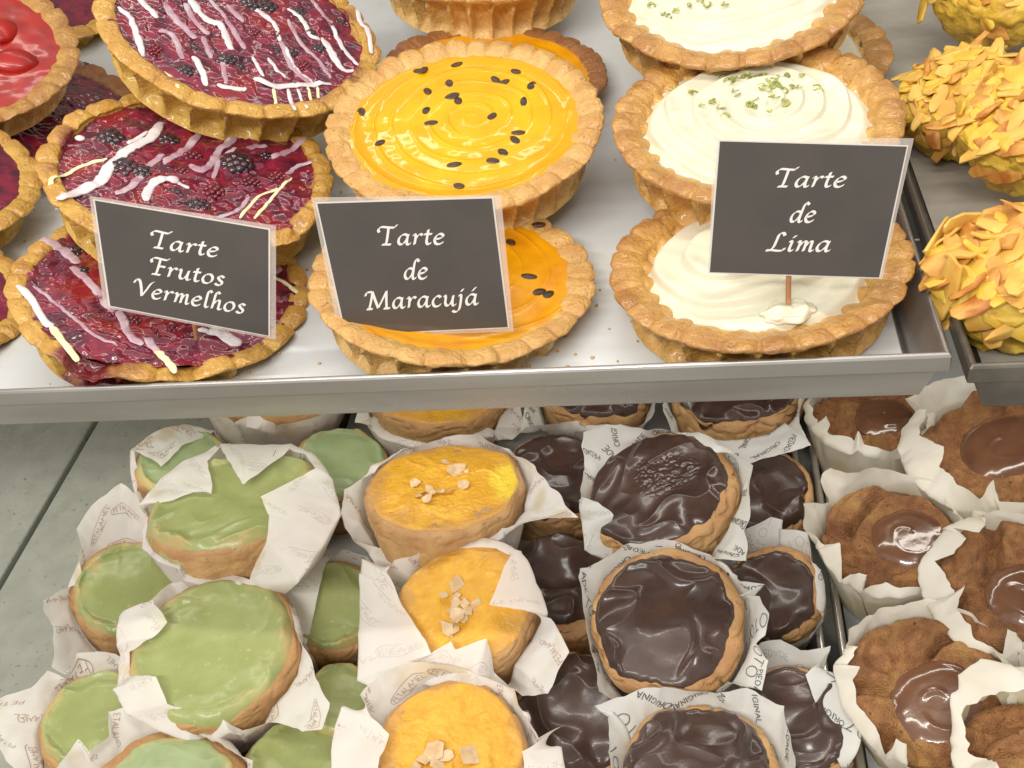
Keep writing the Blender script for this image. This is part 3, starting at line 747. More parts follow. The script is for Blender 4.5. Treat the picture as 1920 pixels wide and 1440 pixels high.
# ------------------------------------------------------------------ price cards
GL = {
 'T': ([[(-.05, 1.22), (-.12, 1.5), (.12, 1.74), (.6, 1.7), (1.05, 1.68), (1.28, 1.95)], [(.64, 1.7), (.6, 1.1), (.52, .3), (.42, .04)], [(.18, .02), (.5, .04), (.85, .02)]], 1.25),
 'F': ([[(-.05, 1.22), (-.12, 1.5), (.12, 1.74), (.6, 1.7), (1.0, 1.68), (1.2, 1.85)], [(.55, 1.7), (.5, 1.1), (.42, .3), (.34, .04)], [(.08, .02), (.4, .04), (.72, .02)], [(.5, .92), (.8, .95), (.98, .9)]], 1.1),
 'V': ([[(-.15, 1.3), (-.02, 1.66), (.25, 1.62), (.45, .9), (.58, .05)], [(.58, .05), (.9, .8), (1.15, 1.45), (1.38, 1.72)]], 1.25),
 'M': ([[(-.15, 1.3), (-.02, 1.62), (.35, 1.68)], [(.42, 1.7), (.3, .9), (.12, .05)], [(.4, 1.7), (.6, .9), (.82, .1)], [(.82, .1), (1.2, .95), (1.52, 1.7)], [(1.5, 1.7), (1.48, .9), (1.48, .05)], [(-.08, .03), (.12, .03), (.38, .02)], [(1.25, .03), (1.5, .03), (1.74, .03)]], 1.85),
 'L': ([[(1.0, 1.5), (.85, 1.76), (.6, 1.62), (.52, 1.1), (.42, .4), (.2, .06), (-.05, .06)], [(-.05, .06), (.35, .08), (.75, .02), (1.1, .06), (1.2, .3)]], 1.3),
 'a': ([[(.72, .9), (.48, 1.0), (.2, .8), (.06, .4), (.16, .05), (.4, .08), (.66, .5), (.78, .95)], [(.78, 1.0), (.7, .5), (.7, .1), (.82, .0), (1.0, .14)]], 1.02),
 'r': ([[(.0, .85), (.15, .98), (.22, .8), (.18, .3), (.14, .0)], [(.2, .5), (.38, .85), (.58, 1.0), (.72, .88)]], .74),
 't': ([[(.3, 1.42), (.25, .9), (.2, .25), (.32, .0), (.56, .14)], [(.0, .97), (.28, .99), (.58, .99)]], .62),
 'e': ([[(.1, .48), (.45, .55), (.7, .78), (.52, 1.0), (.24, .85), (.07, .45), (.18, .06), (.45, .0), (.74, .2)]], .84),
 'u': ([[(.0, .88), (.14, .98), (.18, .75), (.14, .3), (.26, .02), (.5, .15), (.7, .6), (.76, .98)], [(.76, .98), (.7, .5), (.7, .1), (.82, .0), (.98, .14)]], 1.0),
 'o': ([[(.5, 1.0), (.22, .85), (.06, .42), (.2, .05), (.48, .02), (.74, .3), (.78, .7), (.62, .96), (.45, .98)]], .92),
 's': ([[(.62, .86), (.4, 1.0), (.18, .84), (.3, .58), (.52, .36), (.46, .06), (.22, .0), (.02, .14)]], .72),
 'm': ([[(.0, .88), (.14, .98), (.2, .8), (.16, .3), (.12, .0)], [(.18, .45), (.38, .88), (.58, .94), (.6, .6), (.55, .0)], [(.6, .45), (.8, .88), (1.0, .94), (1.0, .5), (1.0, .1), (1.1, .0), (1.26, .14)]], 1.3),
 'l': ([[(.55, 1.62), (.36, 1.8), (.24, 1.5), (.2, .8), (.18, .2), (.3, .0), (.48, .14)]], .5),
 'h': ([[(.58, 1.62), (.4, 1.8), (.26, 1.5), (.2, .7), (.14, .0)], [(.2, .45), (.42, .86), (.64, .92), (.66, .5), (.64, .1), (.76, .0), (.94, .14)]], .96),
 'd': ([[(.72, .9), (.48, 1.0), (.2, .8), (.06, .4), (.16, .05), (.4, .08), (.66, .5), (.76, .9)], [(1.22, 1.6), (1.02, 1.8), (.86, 1.5), (.76, .8), (.7, .15), (.82, .0), (1.0, .14)]], 1.02),
 'c': ([[(.68, .84), (.48, 1.0), (.2, .8), (.06, .4), (.18, .04), (.44, .0), (.7, .2)]], .78),
 'j': ([[(.05, .9), (.2, .98), (.26, .8), (.2, .1), (.1, -.4), (-.15, -.62), (-.42, -.5)], [(.26, 1.28), (.42, 1.56)]], .5),
 'i': ([[(.0, .9), (.14, .98), (.2, .8), (.14, .2), (.26, .0), (.44, .14)], [(.22, 1.28), (.38, 1.54)]], .48),
 '\u00e1': ([[(.72, .9), (.48, 1.0), (.2, .8), (.06, .4), (.16, .05), (.4, .08), (.66, .5), (.78, .95)], [(.78, 1.0), (.7, .5), (.7, .1), (.82, .0), (1.0, .14)], [(.5, 1.28), (.78, 1.66)]], 1.02),
}
def lettering(text, S, E, up_px, frame, off):
    """broad-nib strokes of a line of writing running from S to E on the card"""
    S, E = frame(*S), frame(*E)
    d = E - S
    wid = np.linalg.norm(d)
    d = d / wid
    nrm = frame.n
    up = np.cross(nrm, d)
    items, x = [], 0.
    for ch in text:
        st, adv = GL[ch]
        items += [[(px + x + .12 * py, py) for px, py in s] for s in st]
        x += adv + .1
    x -= .1
    sx, sy = wid / x, up_px
    nib = np.array([math.cos(.75), math.sin(.75)])
    V, Fc = [], []
    for k, s in enumerate(items):
        c = catmull(s, 7)
        T = np.gradient(c, axis=0)
        T /= np.linalg.norm(T, axis=1)[:, None] + 1e-9
        Nn = np.stack([-T[:, 1], T[:, 0]], 1)
        sg = np.sign((Nn @ nib))
        sg[sg == 0] = 1
        for i in range(1, len(sg)):                # keep the ribbon from flipping
            if sg[i] != sg[i - 1] and abs(Nn[i] @ nib) < .12:
                pass
        hw = sg[:, None] * nib * .088 + Nn * .04
        a, b = c + hw, c - hw
        o = len(V)
        z = off + .0006 * k
        for i in range(len(c)):
            for q in (a[i], b[i]):
                V.append(S + d * q[0] * sx + up * q[1] * sy + nrm * z)
        for i in range(len(c) - 1):
            Fc.append((o + 2 * i, o + 2 * i + 1, o + 2 * i + 3, o + 2 * i + 2))
    return V, Fc
def price_card(label, corners, lam, lines, y0, y1, pick, tip):
    """corners of the dark card (tl, tr, br, bl) in the photograph; the card leans from y0 at its foot to y1 at its head"""
    tl, tr, br, bl = corners
    A, B, Cc = at_y(*bl, y0), at_y(*br, y0 + .15), at_y((tl[0] + tr[0]) / 2, (tl[1] + tr[1]) / 2, y1)
    n = unit(np.cross(B - A, Cc - A))
    if n @ (CAM - A) < 0:
        n = -n
    fr = lambda x, y: on_plane(x, y, A, n)
    fr.n = n
    org = (A + B) / 2
    root = link(bpy.data.objects.new('price_card', None))
    root.empty_display_size = .01
    root.location = Vector(org) * CM
    tag(root, label, 'price card', 'price cards standing in the tarts')
    def slab(name, poly, z0, z1, m):
        P = [fr(*q) + n * z1 - org for q in poly] + [fr(*q) + n * z0 - org for q in poly]
        k = len(poly)
        Fc = [tuple(range(k))[::-1], tuple(range(k, 2 * k))] + [(i, (i + 1) % k, k + (i + 1) % k, k + i) for i in range(k)]
        return obj(name, P, Fc, m, root, False)
    slab('laminate_pouch', lam, -.05, -.03, M_LAM)
    ctr = np.mean(np.array(corners, float), 0)
    edge = [tuple(ctr + (np.array(q) - ctr) * (1 + 3.0 / np.linalg.norm(np.array(q) - ctr) * 1.4)) for q in corners]
    slab('white_border', edge, -.024, -.006, M_CARD_E)
    slab('printed_card', corners, -.005, .012, M_CARD)
    V, Fc = [], []
    for (txt, S, E, xh) in lines:
        u = np.linalg.norm(fr(S[0], S[1] - xh) - fr(*S))
        v, f = lettering(txt, S, E, u, fr, .016)
        o = len(V)
        V += [q - org for q in v]
        Fc += [tuple(i + o for i in q) for q in f]
    obj('lettering', V, Fc, M_LETTER, root, False)
    ft = fr(*pick) - n * .16
    up = unit(fr((tl[0] + tr[0]) / 2, tl[1]) - fr((bl[0] + br[0]) / 2, bl[1]))
    V, Fc = tube(np.array([ft + up * 2.2 - n * .02, ft + up * 1.2, ft + up * .4, ft * .7 + tip * .3, ft * .4 + tip * .6, tip * .8 + ft * .2, tip * .9 + ft * .1, tip]) - org, [.095] * 7 + [.05], 1, 8)
    obj('toothpick', V, Fc, M_PICK, root)
_p = lambda x, y, yy: at_y(x, y, yy)
price_card('black price card reading Tarte Frutos Vermelhos, tilted before the berry tarts', [(178, 376), (503, 431), (503, 629), (207, 573)], [(167, 368), (517, 424), (517, 638), (194, 577)],
           [('Tarte', (284, 463), (409, 482), 18), ('Frutos', (283, 513), (420, 536), 18), ('Vermelhos', (252, 553), (459, 588), 18)], 2.2, 3.4, (360, 600), _p(372, 655, 3.0))
price_card('black price card reading Tarte de Maracuj\u00e1 before the passion fruit tarts', [(595, 382), (922, 372), (952, 613), (649, 627)], [(583, 371), (939, 367), (963, 622), (636, 634)],
           [('Tarte', (712, 459), (834, 457), 19), ('de', (758, 523), (803, 522), 20), ('Maracuj\u00e1', (690, 580), (898, 570), 19)], 1.9, 3.0, (800, 610), _p(800, 665, 2.6))
price_card('black price card reading Tarte de Lima on a toothpick in the lowest lime tart', [(1350, 265), (1700, 275), (1648, 520), (1331, 510)], [(1339, 258), (1714, 260), (1655, 524), (1328, 513)],
           [('Tarte', (1453, 350), (1584, 350), 19), ('de', (1480, 416), (1527, 416), 20), ('Lima', (1437, 470), (1556, 471), 19)], 2.0, 3.2, (1480, 500), T_LIME.spot(1478, 582, -.3) @ T_LIME.p.A + T_LIME.p.O)
# lump of cream pushed up round the toothpick
V, Fc = blob(T_LIME.spot(1480, 584, -.02), .95, .6, .34, 5, 30, 44, .3, 2.6)
V = V + np.stack([noise(V * 2.4 + 7 * k, 40 + k) for k in range(3)], 1) * .16
obj('cream_lump', V, Fc, M_CREAM, T_LIME.root)

# ------------------------------------------------------------------ paper wrappers
SL = {'P': ([[(0, 0), (0, 1), (.42, 1), (.58, .76), (.42, .5), (0, .5)]], .72), 'E': ([[(.5, 1), (0, 1), (0, 0), (.5, 0)], [(0, .52), (.4, .52)]], .68), 'T': ([[(0, 1), (.62, 1)], [(.31, 1), (.31, 0)]], .76),
      'A': ([[(0, 0), (.32, 1), (.64, 0)], [(.12, .35), (.52, .35)]], .8), 'L': ([[(0, 1), (0, 0), (.46, 0)]], .62), 'M': ([[(0, 0), (.08, 1), (.4, .3), (.72, 1), (.8, 0)]], .98),
      'O': ([[(.4 + .4 * math.cos(a * .5236), .5 + .5 * math.sin(a * .5236)) for a in range(13)]], .96), 'R': ([[(0, 0), (0, 1), (.42, 1), (.56, .76), (.42, .52), (0, .52)], [(.3, .52), (.6, 0)]], .76),
      'I': ([[(0, 0), (0, 1)]], .24), 'G': ([[(.7, .82), (.45, 1), (.12, .85), (0, .5), (.12, .12), (.45, 0), (.7, .15), (.7, .48), (.45, .48)]], .9), 'N': ([[(0, 0), (0, 1), (.6, 0), (.6, 1)]], .82), 'D': ([[(0, 0), (0, 1), (.35, 1), (.64, .75), (.64, .25), (.35, 0), (0, 0)]], .82)}
def caps(word, h):
    out, x = [], 0
    for ch in word:
        s, adv = SL[ch]
        out += [[((px + x) * h, py * h) for px, py in q] for q in s]
        x += adv + .06
    w = (x - .06) * h
    return [[(a - w / 2, b - h / 2) for a, b in q] for q in out], w
def logo_petal():
    s, w = caps('PETALAMEL', .27)
    el = [(w * .6 * math.cos(a), .3 * math.sin(a)) for a in np.linspace(.5, 5.0, 22)]
    el2 = [(w * .6 * math.cos(a) * .7 + .25, .36 * math.sin(a) - .04) for a in np.linspace(5.3, 6.6, 8)]
    return s + [el, [(-.1, -.26), (-.04, -.2), (0, -.26), (.04, -.2), (.1, -.26)]]
def logo_piedade(k):
    if k % 3 == 0:
        return caps('LOTO', .55)[0]
    return caps('ORIGINAL' if k % 3 == 1 else 'PIEDADE', .3)[0]
def wrapper(p, root, rim, kind='petal', seed=0, sh=1.05, base=.86, crump=.1, prints=26, hshift=0.0):
    H, R = p.H, p.R
    tri = []
    for q in rim:
        px, py, h = q[:3]
        h = h + hshift
        v = p.local(px, py, h)
        r = np.hypot(v[0], v[1])
        if len(q) > 3:
            s = p.local(q[3], q[4], min(h - .15, .25))
        else:
            a = math.atan2(v[1], v[0])
            if r > R * sh:
                rs, zs = R * sh, H + min(h - .9, -.7)
            else:
                rs, zs = R * sh, H + min(.12, h - .45)
            zs = max(zs, .35 * H)
            s = np.array([rs * math.cos(a), rs * math.sin(a), zs])
        ab = math.atan2(s[1], s[0])
        tri.append((np.array([base * R * math.cos(ab), base * R * math.sin(ab), .15]), s, v))
    n = len(tri)
    cols = []
    for i in range(n):
        a, b = tri[i], tri[(i + 1) % n]
        ln = max(np.linalg.norm(b[2] - a[2]), np.linalg.norm(b[1] - a[1]), .1)
        for u in np.linspace(0, 1, max(3, int(ln / .13)), endpoint=False):
            cols.append([a[k] * (1 - u) + b[k] * u for k in range(3)])
    ns = len(cols)
    T = []
    for c in cols:
        bb, s, v = c
        rr = np.hypot(s[0], s[1])
        if rr < R * 1.03:                           # chords between shoulder points must not cut the cake
            s = s.copy(); s[:2] *= R * 1.03 / max(rr, 1e-6)
        row = [bb * (1 - t) + s * t for t in np.linspace(0, 1, 7)[:-1]]
        rv = np.hypot(v[0], v[1])
        ctl = s + np.array([0, 0, .3]) + (np.array([s[0], s[1], 0]) * .05 if rv < R else (v - s) * .45 - np.array([0, 0, .25]))
        for t in np.linspace(0, 1, 12):
            row.append(s * (1 - t) ** 2 + 2 * ctl * t * (1 - t) + v * t * t)
        T.append(row)
    G = np.array(T).transpose(1, 0, 2)
    nr = G.shape[0]
    # soften pleats between neighbouring columns low down, crumple
    w = np.linspace(0, 1, nr)[:, None, None]
    Pf = G.reshape(-1, 3)
    cr = np.stack([1.3 * (np.abs(noise(Pf * .38 + 11 * k, seed + k)) - .2) + .35 * (np.abs(noise(Pf * .95 + 7 * k, seed + 5 + k)) - .2) for k in range(3)], 1)
    G = G + (cr * crump * 4.5).reshape(G.shape) * np.clip(w * 1.6, .3, 1)
    if kind == 'bake':                              # loose pleats pressed into the paper cup
        ph = np.arctan2(G[..., 1], G[..., 0])
        pl = (np.abs(ringnoise(ph.ravel(), 4.5, seed + 9)).reshape(ph.shape) - .15) * .5
        G = G + np.concatenate([G[..., :2] / (np.hypot(G[..., 0], G[..., 1])[..., None] + 1e-6), 0 * G[..., :1]], 2) * (pl * np.clip(w[:, :, 0] * 1.3, 0, .8))[..., None]
    V = G.reshape(-1, 3)
    Fc = rings(nr, ns)
    mi = [0] * len(Fc)
    V = V.tolist()
    if kind == 'bake':
        mats = [M_BAKE]
    else:
        mats = [M_PAPER, M_PRINT, M_PRINT_F] if kind == 'petal' else [M_PAPER2, M_PRINT2, M_PRINT2_F]
        rnd = random.Random(seed)
        def S(u, t):
            t = min(max(t, 0), nr - 1.001)
            i, j = int(t), int(math.floor(u))
            a, b = t - i, u - j
            j0, j1 = j % ns, (j + 1) % ns
            return (G[i, j0] * (1 - b) + G[i, j1] * b) * (1 - a) + (G[i + 1, j0] * (1 - b) + G[i + 1, j1] * b) * a
        spots, tries, tilt0 = [], 0, rnd.uniform(0, 6.28)
        while len(spots) < prints and tries < 900:
            tries += 1
            u, t = rnd.uniform(0, ns), rnd.uniform(4.0, nr - 1.6)
            c = S(u, t)
            if all(np.linalg.norm(c - q) > (1.6 if kind == 'petal' else 1.25) for q in spots):
                spots.append(c)
                k = len(spots)
                su, st = S(u + .5, t) - S(u - .5, t), S(u, t + .5) - S(u, t - .5)
                lu, lt = np.linalg.norm(su) + 1e-6, np.linalg.norm(st) + 1e-6
                if lu < .02 or lt < .02:
                    continue
                nn = np.cross(su, st)
                ln = np.linalg.norm(nn)
                if ln < 1e-6:
                    continue
                nn = nn / ln                       # ring order runs anticlockwise: this points outwards
                if sgn < 0:
                    nn = -nn
                a0 = tilt0 + 2.2 * math.sin(u / ns * 6.28 + tilt0) + rnd.uniform(-.25, .25)
                ca, sa = math.cos(a0), math.sin(a0)
                strokes = logo_petal() if kind == 'petal' else logo_piedade(k)
                for side, off, mslot in ((-1, .022, 1), (1, .022, 2)):
                    for s in strokes:
                        s2 = resample(np.array(s, float), max(len(s), int(np.linalg.norm(np.diff(np.array(s), axis=0), axis=1).sum() / .12) + 1))
                        Tn = np.gradient(s2, axis=0)
                        Tn /= np.linalg.norm(Tn, axis=1)[:, None] + 1e-9
                        hw = np.stack([-Tn[:, 1], Tn[:, 0]], 1) * (.016 if kind == 'petal' else .022)
                        o = len(V)
                        ok = True
                        buf = []
                        for i in range(len(s2)):
                            for q in (s2[i] + hw[i], s2[i] - hw[i]):
                                x, y = -(q[0] * ca - q[1] * sa), q[0] * sa + q[1] * ca
                                tt = t + y / lt
                                if tt > nr - 1.05 or tt < 1:
                                    ok = False
                                buf.append((S(u + x / lu, tt) + nn * off * side).tolist())
                        if not ok:
                            continue
                        V += buf
                        for i in range(len(s2) - 1):
                            Fc.append((o + 2 * i, o + 2 * i + 1, o + 2 * i + 3, o + 2 * i + 2))
                            mi.append(mslot)
    at = {}
    if kind == 'petal':
        VV = np.array(V)
        at['oil'] = smooth(fbm(VV * .5, seed + 77, 3), .28, .5) * .55
    if kind == 'bake':
        hh = np.array(V)[:, 2] / H
        at['oil'] = smooth(hh, .95, .55) * np.clip(.55 + fbm(np.array(V) * .6, seed, 2), 0, 1)
    return obj('paper_wrapper', V, Fc, mats, root, True, mi, at)
sgn = 1

# ------------------------------------------------------------------ buns and sponge cakes
def bun_body(p, seed, top=1.0, wr=1.0):
    R, H = p.R, p.H
    nt = 150
    th = np.linspace(0, 2 * np.pi, nt, endpoint=False)
    prof = catmull([(.02, 0), (.5, 0), (.8, .02), (.87, .12), (.93, .4), (.98, .68), (1.0, .85), (.985, .95), (.93, 1.0), (.8, 1.02), (.5, 1.03), (.2, 1.03), (.005, 1.03)], 5)
    irr = 1 + .09 * ringnoise(th, 1.1, seed) + .035 * ringnoise(th, 3.2, seed + 1)
    P = np.stack([R * prof[:, 0][:, None] * np.cos(th) * irr, R * prof[:, 0][:, None] * np.sin(th) * irr, H * prof[:, 1][:, None] * np.ones(nt)], 2).reshape(-1, 3)
    zf = np.clip(P[:, 2] / H * 2, .1, 1)
    d = np.stack([noise(P * .5 + 5 * k, seed + k) for k in range(3)], 1) * .22 + np.stack([noise(P * 2.2 * np.array([1, 1, .5]) + 5 * k, seed + 9 + k) for k in range(3)], 1) * .05 * wr
    wk = np.abs(noise(P * np.array([.8, .8, 1.6]), seed + 30))           # a few wrinkles in the side
    d -= (P * np.array([1, 1, 0]) / R) * ((1 - smooth(wk, 0, .09)) * .2 * wr)[:, None]
    P = P + d * zf[:, None] + np.stack([noise(P * 5 + 5 * k, seed + 50 + k) for k in range(3)], 1) * .02
    return P, rings(len(prof), nt), smooth(P[:, 2] / H, .75, 1.0) * np.clip(.5 + fbm(P * .6, seed + 3, 2), 0, 1) * .8
def top_z(p, X, Y, seed):
    q = np.hypot(X, Y) / p.R
    return p.H * (1.03 - .03 * smooth(q, .5, .85) - .14 * smooth(q, .86, 1.02) ** 2)
def icing(p, root, name, m, seed, cover=.93, th_=.12, hfun=None, drip=.05, nr=60, nt=260, attrs=None, ox=0, oy=0):
    th = np.linspace(0, 2 * np.pi, nt, endpoint=False)
    rb = p.R * cover * (1 + .09 * ringnoise(th, 1.1, seed) + .035 * ringnoise(th, 3.2, seed + 1) + drip * ringnoise(th, 2.5, seed + 40) + drip * .5 * ringnoise(th, 7, seed + 41))
    q = np.r_[.004, np.linspace(.02, 1, nr)]
    X, Y = (q[:, None] * rb * np.cos(th)).ravel() + ox, (q[:, None] * rb * np.sin(th)).ravel() + oy
    Q = np.repeat(q, nt)
    Z = top_z(p, X, Y, seed) + .05 + th_ * (1 - np.clip((Q - .9) / .1, 0, 1) ** 2.2) - .12 * (Q > .995)
    if hfun is not None:
        Z = Z + hfun(X, Y) * smooth(Q, 1.0, .85)
    P = np.stack([X, Y, Z], 1)
    P = P + np.stack([noise(P * .5 * np.array([1, 1, 1]) + 5 * k, seed + k) for k in range(3)], 1) * .22
    at = {'edge': smooth(Q + .4 * fbm(P * .7, seed + 8, 4), .8, 1.1)}
    for k, f in (attrs or {}).items():
        at[k] = f(X, Y)
    o = obj(name, P, rings(len(q), nt, 0, 'first'), m, root, attrs=at)
    def surf(px, py, lift=0):
        l = p.local(px, py, .2)
        z = float(top_z(p, np.array([l[0]]), np.array([l[1]]), seed)[0]) + .05 + th_
        if hfun is not None:
            z += float(hfun(np.array([l[0]]), np.array([l[1]]))[0])
        l = p.local(px, py, z - p.H)
        l[2] = z + lift
        return l
    return o, surf
def green_bun(spec, label, seed, rim=None, mint=False, H=4.0, cover=.95, **kw):
    p = Pose(*spec, H)
    root = p.thing('iced_bun', label, 'pastry', 'green iced buns in printed paper')
    P, Fc, bk = bun_body(p, seed, wr=.45)
    obj('bun_body', P, Fc, M_CAKE, root, attrs={'bake': bk})
    def hf(X, Y):
        w = np.stack([X, Y, X * 0 + seed], 1)
        q = np.hypot(X, Y) / p.R
        r1 = 1 - np.abs(noise(w * .55, seed + 2)) * 4
        return .08 * noise(w * .5, seed) + .15 * np.clip(r1, 0, 1) ** 2 * smooth(q, .4, .85) + .04 * noise(w * 2, seed + 1) * (.4 + smooth(q, .5, .9)) + .02 * noise(w * 5, seed + 5) * smooth(q, .5, .9) + .16 * np.exp(-((q - .84 - .12 * noise(w * .6, seed + 9)) / .07) ** 2) * (.4 + 1.2 * np.clip(noise(w * .9, seed + 11) + .3, 0, 1))
    icing(p, root, 'green_icing', M_GREEN2 if mint else M_GREEN, seed, cover, .12, hf, .09)
    if rim:
        wrapper(p, root, rim, 'petal', seed, **kw)
    return p, root
def flakes(surf, parent, pts, seed, size=.36):
    rnd = random.Random(seed)
    for (x, y, s) in pts:
        c = surf(x, y, .08 + rnd.uniform(0, .1))
        s = s * 1.25
        k = rnd.randint(4, 6)
        poly = [(s * size * (rnd.uniform(.6, 1.2)) * math.cos(2 * math.pi * i / k), s * size * rnd.uniform(.55, 1.0) * math.sin(2 * math.pi * i / k)) for i in range(k)]
        V, Fc = plate(c, poly, .04, rot(rnd.uniform(-.45, .45), rnd.uniform(-.45, .45), rnd.uniform(0, 6.28)), rnd.uniform(0, .08))
        obj('almond_flake', V, Fc, M_FLAKE, parent, False)
def custard_bun(spec, label, seed, rim=None, fl=(), H=4.2, patch=None, **kw):
    p = Pose(*spec, H)
    root = p.thing('custard_bun', label, 'pastry', 'yellow custard buns with almond flakes')
    P, Fc, bk = bun_body(p, seed, wr=.6)
    obj('bun_body', P, Fc, M_CAKE, root, attrs={'bake': bk * .8})
    def hf(X, Y):
        w = np.stack([X, Y, X * 0 + seed], 1)
        return .09 * noise(w * .6, seed) + .06 * (1 - smooth(np.abs(noise(w * .7, seed + 3)), 0, .12)) + .035 * noise(w * 2.5, seed + 1) + .02 * noise(w * 5, seed + 2)
    at = {}
    if patch:
        c = p.local(patch[0], patch[1], 0)
        at['patch'] = lambda X, Y: .95 * smooth(np.hypot((X - c[0]) * 1.2, (Y - c[1]) * .75) + .55 * fbm(np.stack([X, Y, X * 0], 1), seed, 4), patch[2], patch[2] * .45)
    at['edge'] = lambda X, Y: smooth(np.hypot(X, Y) / p.R + .3 * fbm(np.stack([X * .7, Y * .7, X * 0 + seed], 1), seed + 8, 3), .66, .98)
    o, s = icing(p, root, 'custard_top', M_CUST, seed, .95, .06, hf, .03, attrs=at)
    flakes(s, o, fl, seed)
    if rim:
        wrapper(p, root, rim, 'petal', seed, **kw)
    return p, root
def choc_bun(spec, label, seed, rim=None, H=4.0, cover=.92, folds=.2, pit=None, ox=0, oy=0, **kw):
    p = Pose(*spec, H)
    root = p.thing('chocolate_bun', label, 'pastry', 'chocolate glazed buns in printed paper')
    P, Fc, bk = bun_body(p, seed, wr=1.1)
    obj('bun_body', P, Fc, M_CAKE, root, attrs={'bake': bk})
    pc = p.local(pit[0], pit[1], 0) if pit else None
    def hf(X, Y):
        w = np.stack([X, Y, X * 0 + seed], 1)
        wd = np.stack([noise(w * .5, seed + 20), noise(w * .5 + 9, seed + 21), 0 * X], 1) * 2.2
        r1 = np.clip(1 - np.abs(noise((w + wd) * .36, seed + 2)) * 4.2, 0, 1)
        r2 = np.clip(1 - np.abs(noise((w + wd) * .62 + 5, seed + 3)) * 4, 0, 1)
        q = np.hypot(X - ox, Y - oy) / p.R
        h = (.45 + .75 * smooth(q, .25, .7)) * folds * 1.5 * r1 ** 1.5 + .16 * noise(w * .5, seed) + .006 * noise(w * 2, seed + 1)
        if pit:
            k = smooth(np.hypot((X - pc[0]) / 1.2, Y - pc[1]), pit[2], pit[2] * .5)
            h = h * (1 - .7 * k) + k * .11 * np.abs(noise(w * 3.6, seed + 6)) ** .8
        return h
    icing(p, root, 'chocolate_glaze', M_CHOC, seed, cover, .14, hf, .13, 110, 300, ox=ox, oy=oy)
    if rim:
        wrapper(p, root, rim, 'piedade', seed, **kw)
    return p, root
def sponge(spec, label, seed, rim=None, pool=None, H=4.0, pr=1.2, **kw):
    p = Pose(*spec, H)
    root = p.thing('sponge_cake', label, 'cake', 'sponge cakes with caramel in baking paper')
    R, nt = p.R, 220
    th = np.linspace(0, 2 * np.pi, nt, endpoint=False)
    prof = catmull([(.02, 0), (.4, 0), (.78, .02), (.84, .2), (.92, .6), (.97, .85), (.95, .97), (.86, 1.04), (.7, 1.03), (.5, .99), (.25, .97), (.1, .97), (.005, .97)], 8)
    P = np.stack([R * prof[:, 0][:, None] * np.cos(th), R * prof[:, 0][:, None] * np.sin(th), H * prof[:, 1][:, None] * np.ones(nt)], 2).reshape(-1, 3)
    c = p.local(pool[0], pool[1], 0) if pool else np.zeros(3)
    def dz(X, Y):
        w = np.stack([X, Y, X * 0 + seed], 1) * .8
        wd = np.stack([noise(w * .4, seed + 20), noise(w * .4 + 9, seed + 21), 0 * X], 1) * 1.3
        f1 = smooth(np.abs(noise((w + wd) * .38, seed + 1)), 0, .16)      # deep folds between puffs
        f2 = smooth(np.abs(noise((w + wd) * .85 + 3, seed + 2)), 0, .12)
        k = smooth(np.hypot(X - c[0], Y - c[1]), pr * .9, pr * 1.2) if pool else 1.0
        return (.8 * (f1 - 1) + .2 * (f2 - 1) + .16 * noise(w * .8, seed + 3)) * k - (.3 * (1 - k) if pool else 0)
    tp = smooth(P[:, 2] / H, .7, .95)
    P[:, 2] += dz(P[:, 0], P[:, 1]) * tp
    P += np.stack([noise(P * 1.3 + 5 * k, seed + k) for k in range(3)], 1) * .14 * tp[:, None] + np.stack([noise(P * 4 + 5 * k, seed + 9 + k) for k in range(3)], 1) * .05 * tp[:, None]
    n1 = fbm(P * .45, seed + 33, 3)
    obj('sponge_body', P, rings(len(prof), nt), M_SPONGE, root, attrs={'bake': smooth(n1, 0, .5) * .55, 'pale': smooth(-n1, .1, .5) * .5})
    if pool:
        mt, q = 200, np.r_[.004, np.linspace(.02, 1, 50)]
        th = np.linspace(0, 2 * np.pi, mt, endpoint=False)
        rb = pr * (1 + .2 * ringnoise(th, 1.2, seed + 50) + .04 * ringnoise(th, 4, seed + 51))
        X, Y = (q[:, None] * rb * np.cos(th)).ravel() + c[0], (q[:, None] * rb * np.sin(th)).ravel() + c[1]
        Q = np.repeat(q, mt)
        w = np.stack([X, Y, X * 0 + seed], 1)
        qq, aa = np.hypot(X - c[0], Y - c[1]), np.arctan2(Y - c[1], X - c[0])
        sw = np.clip(1 - np.abs(np.sin(.5 * (4.2 * qq - aa + 1.5 * noise(w * .9, seed + 4)))) * 2.2, 0, 1)
        Z = H * .97 - .3 + .34 * (1 - np.clip((Q - .55) / .45, 0, 1) ** 2) + (.07 * sw * smooth(noise(w * .8, seed + 5), -.2, .3) + .06 * noise(w * .8, seed + 6)) * smooth(Q, 1, .8) - .15 * (Q > .99)
        obj('caramel_pool', np.stack([X, Y, Z], 1), rings(len(q), mt, 0, 'first'), M_CARAMEL, root)
    if rim:
        wrapper(p, root, rim, 'bake', seed, **dict(dict(base=.9, sh=1.03, crump=.1), **kw))
    return p, root

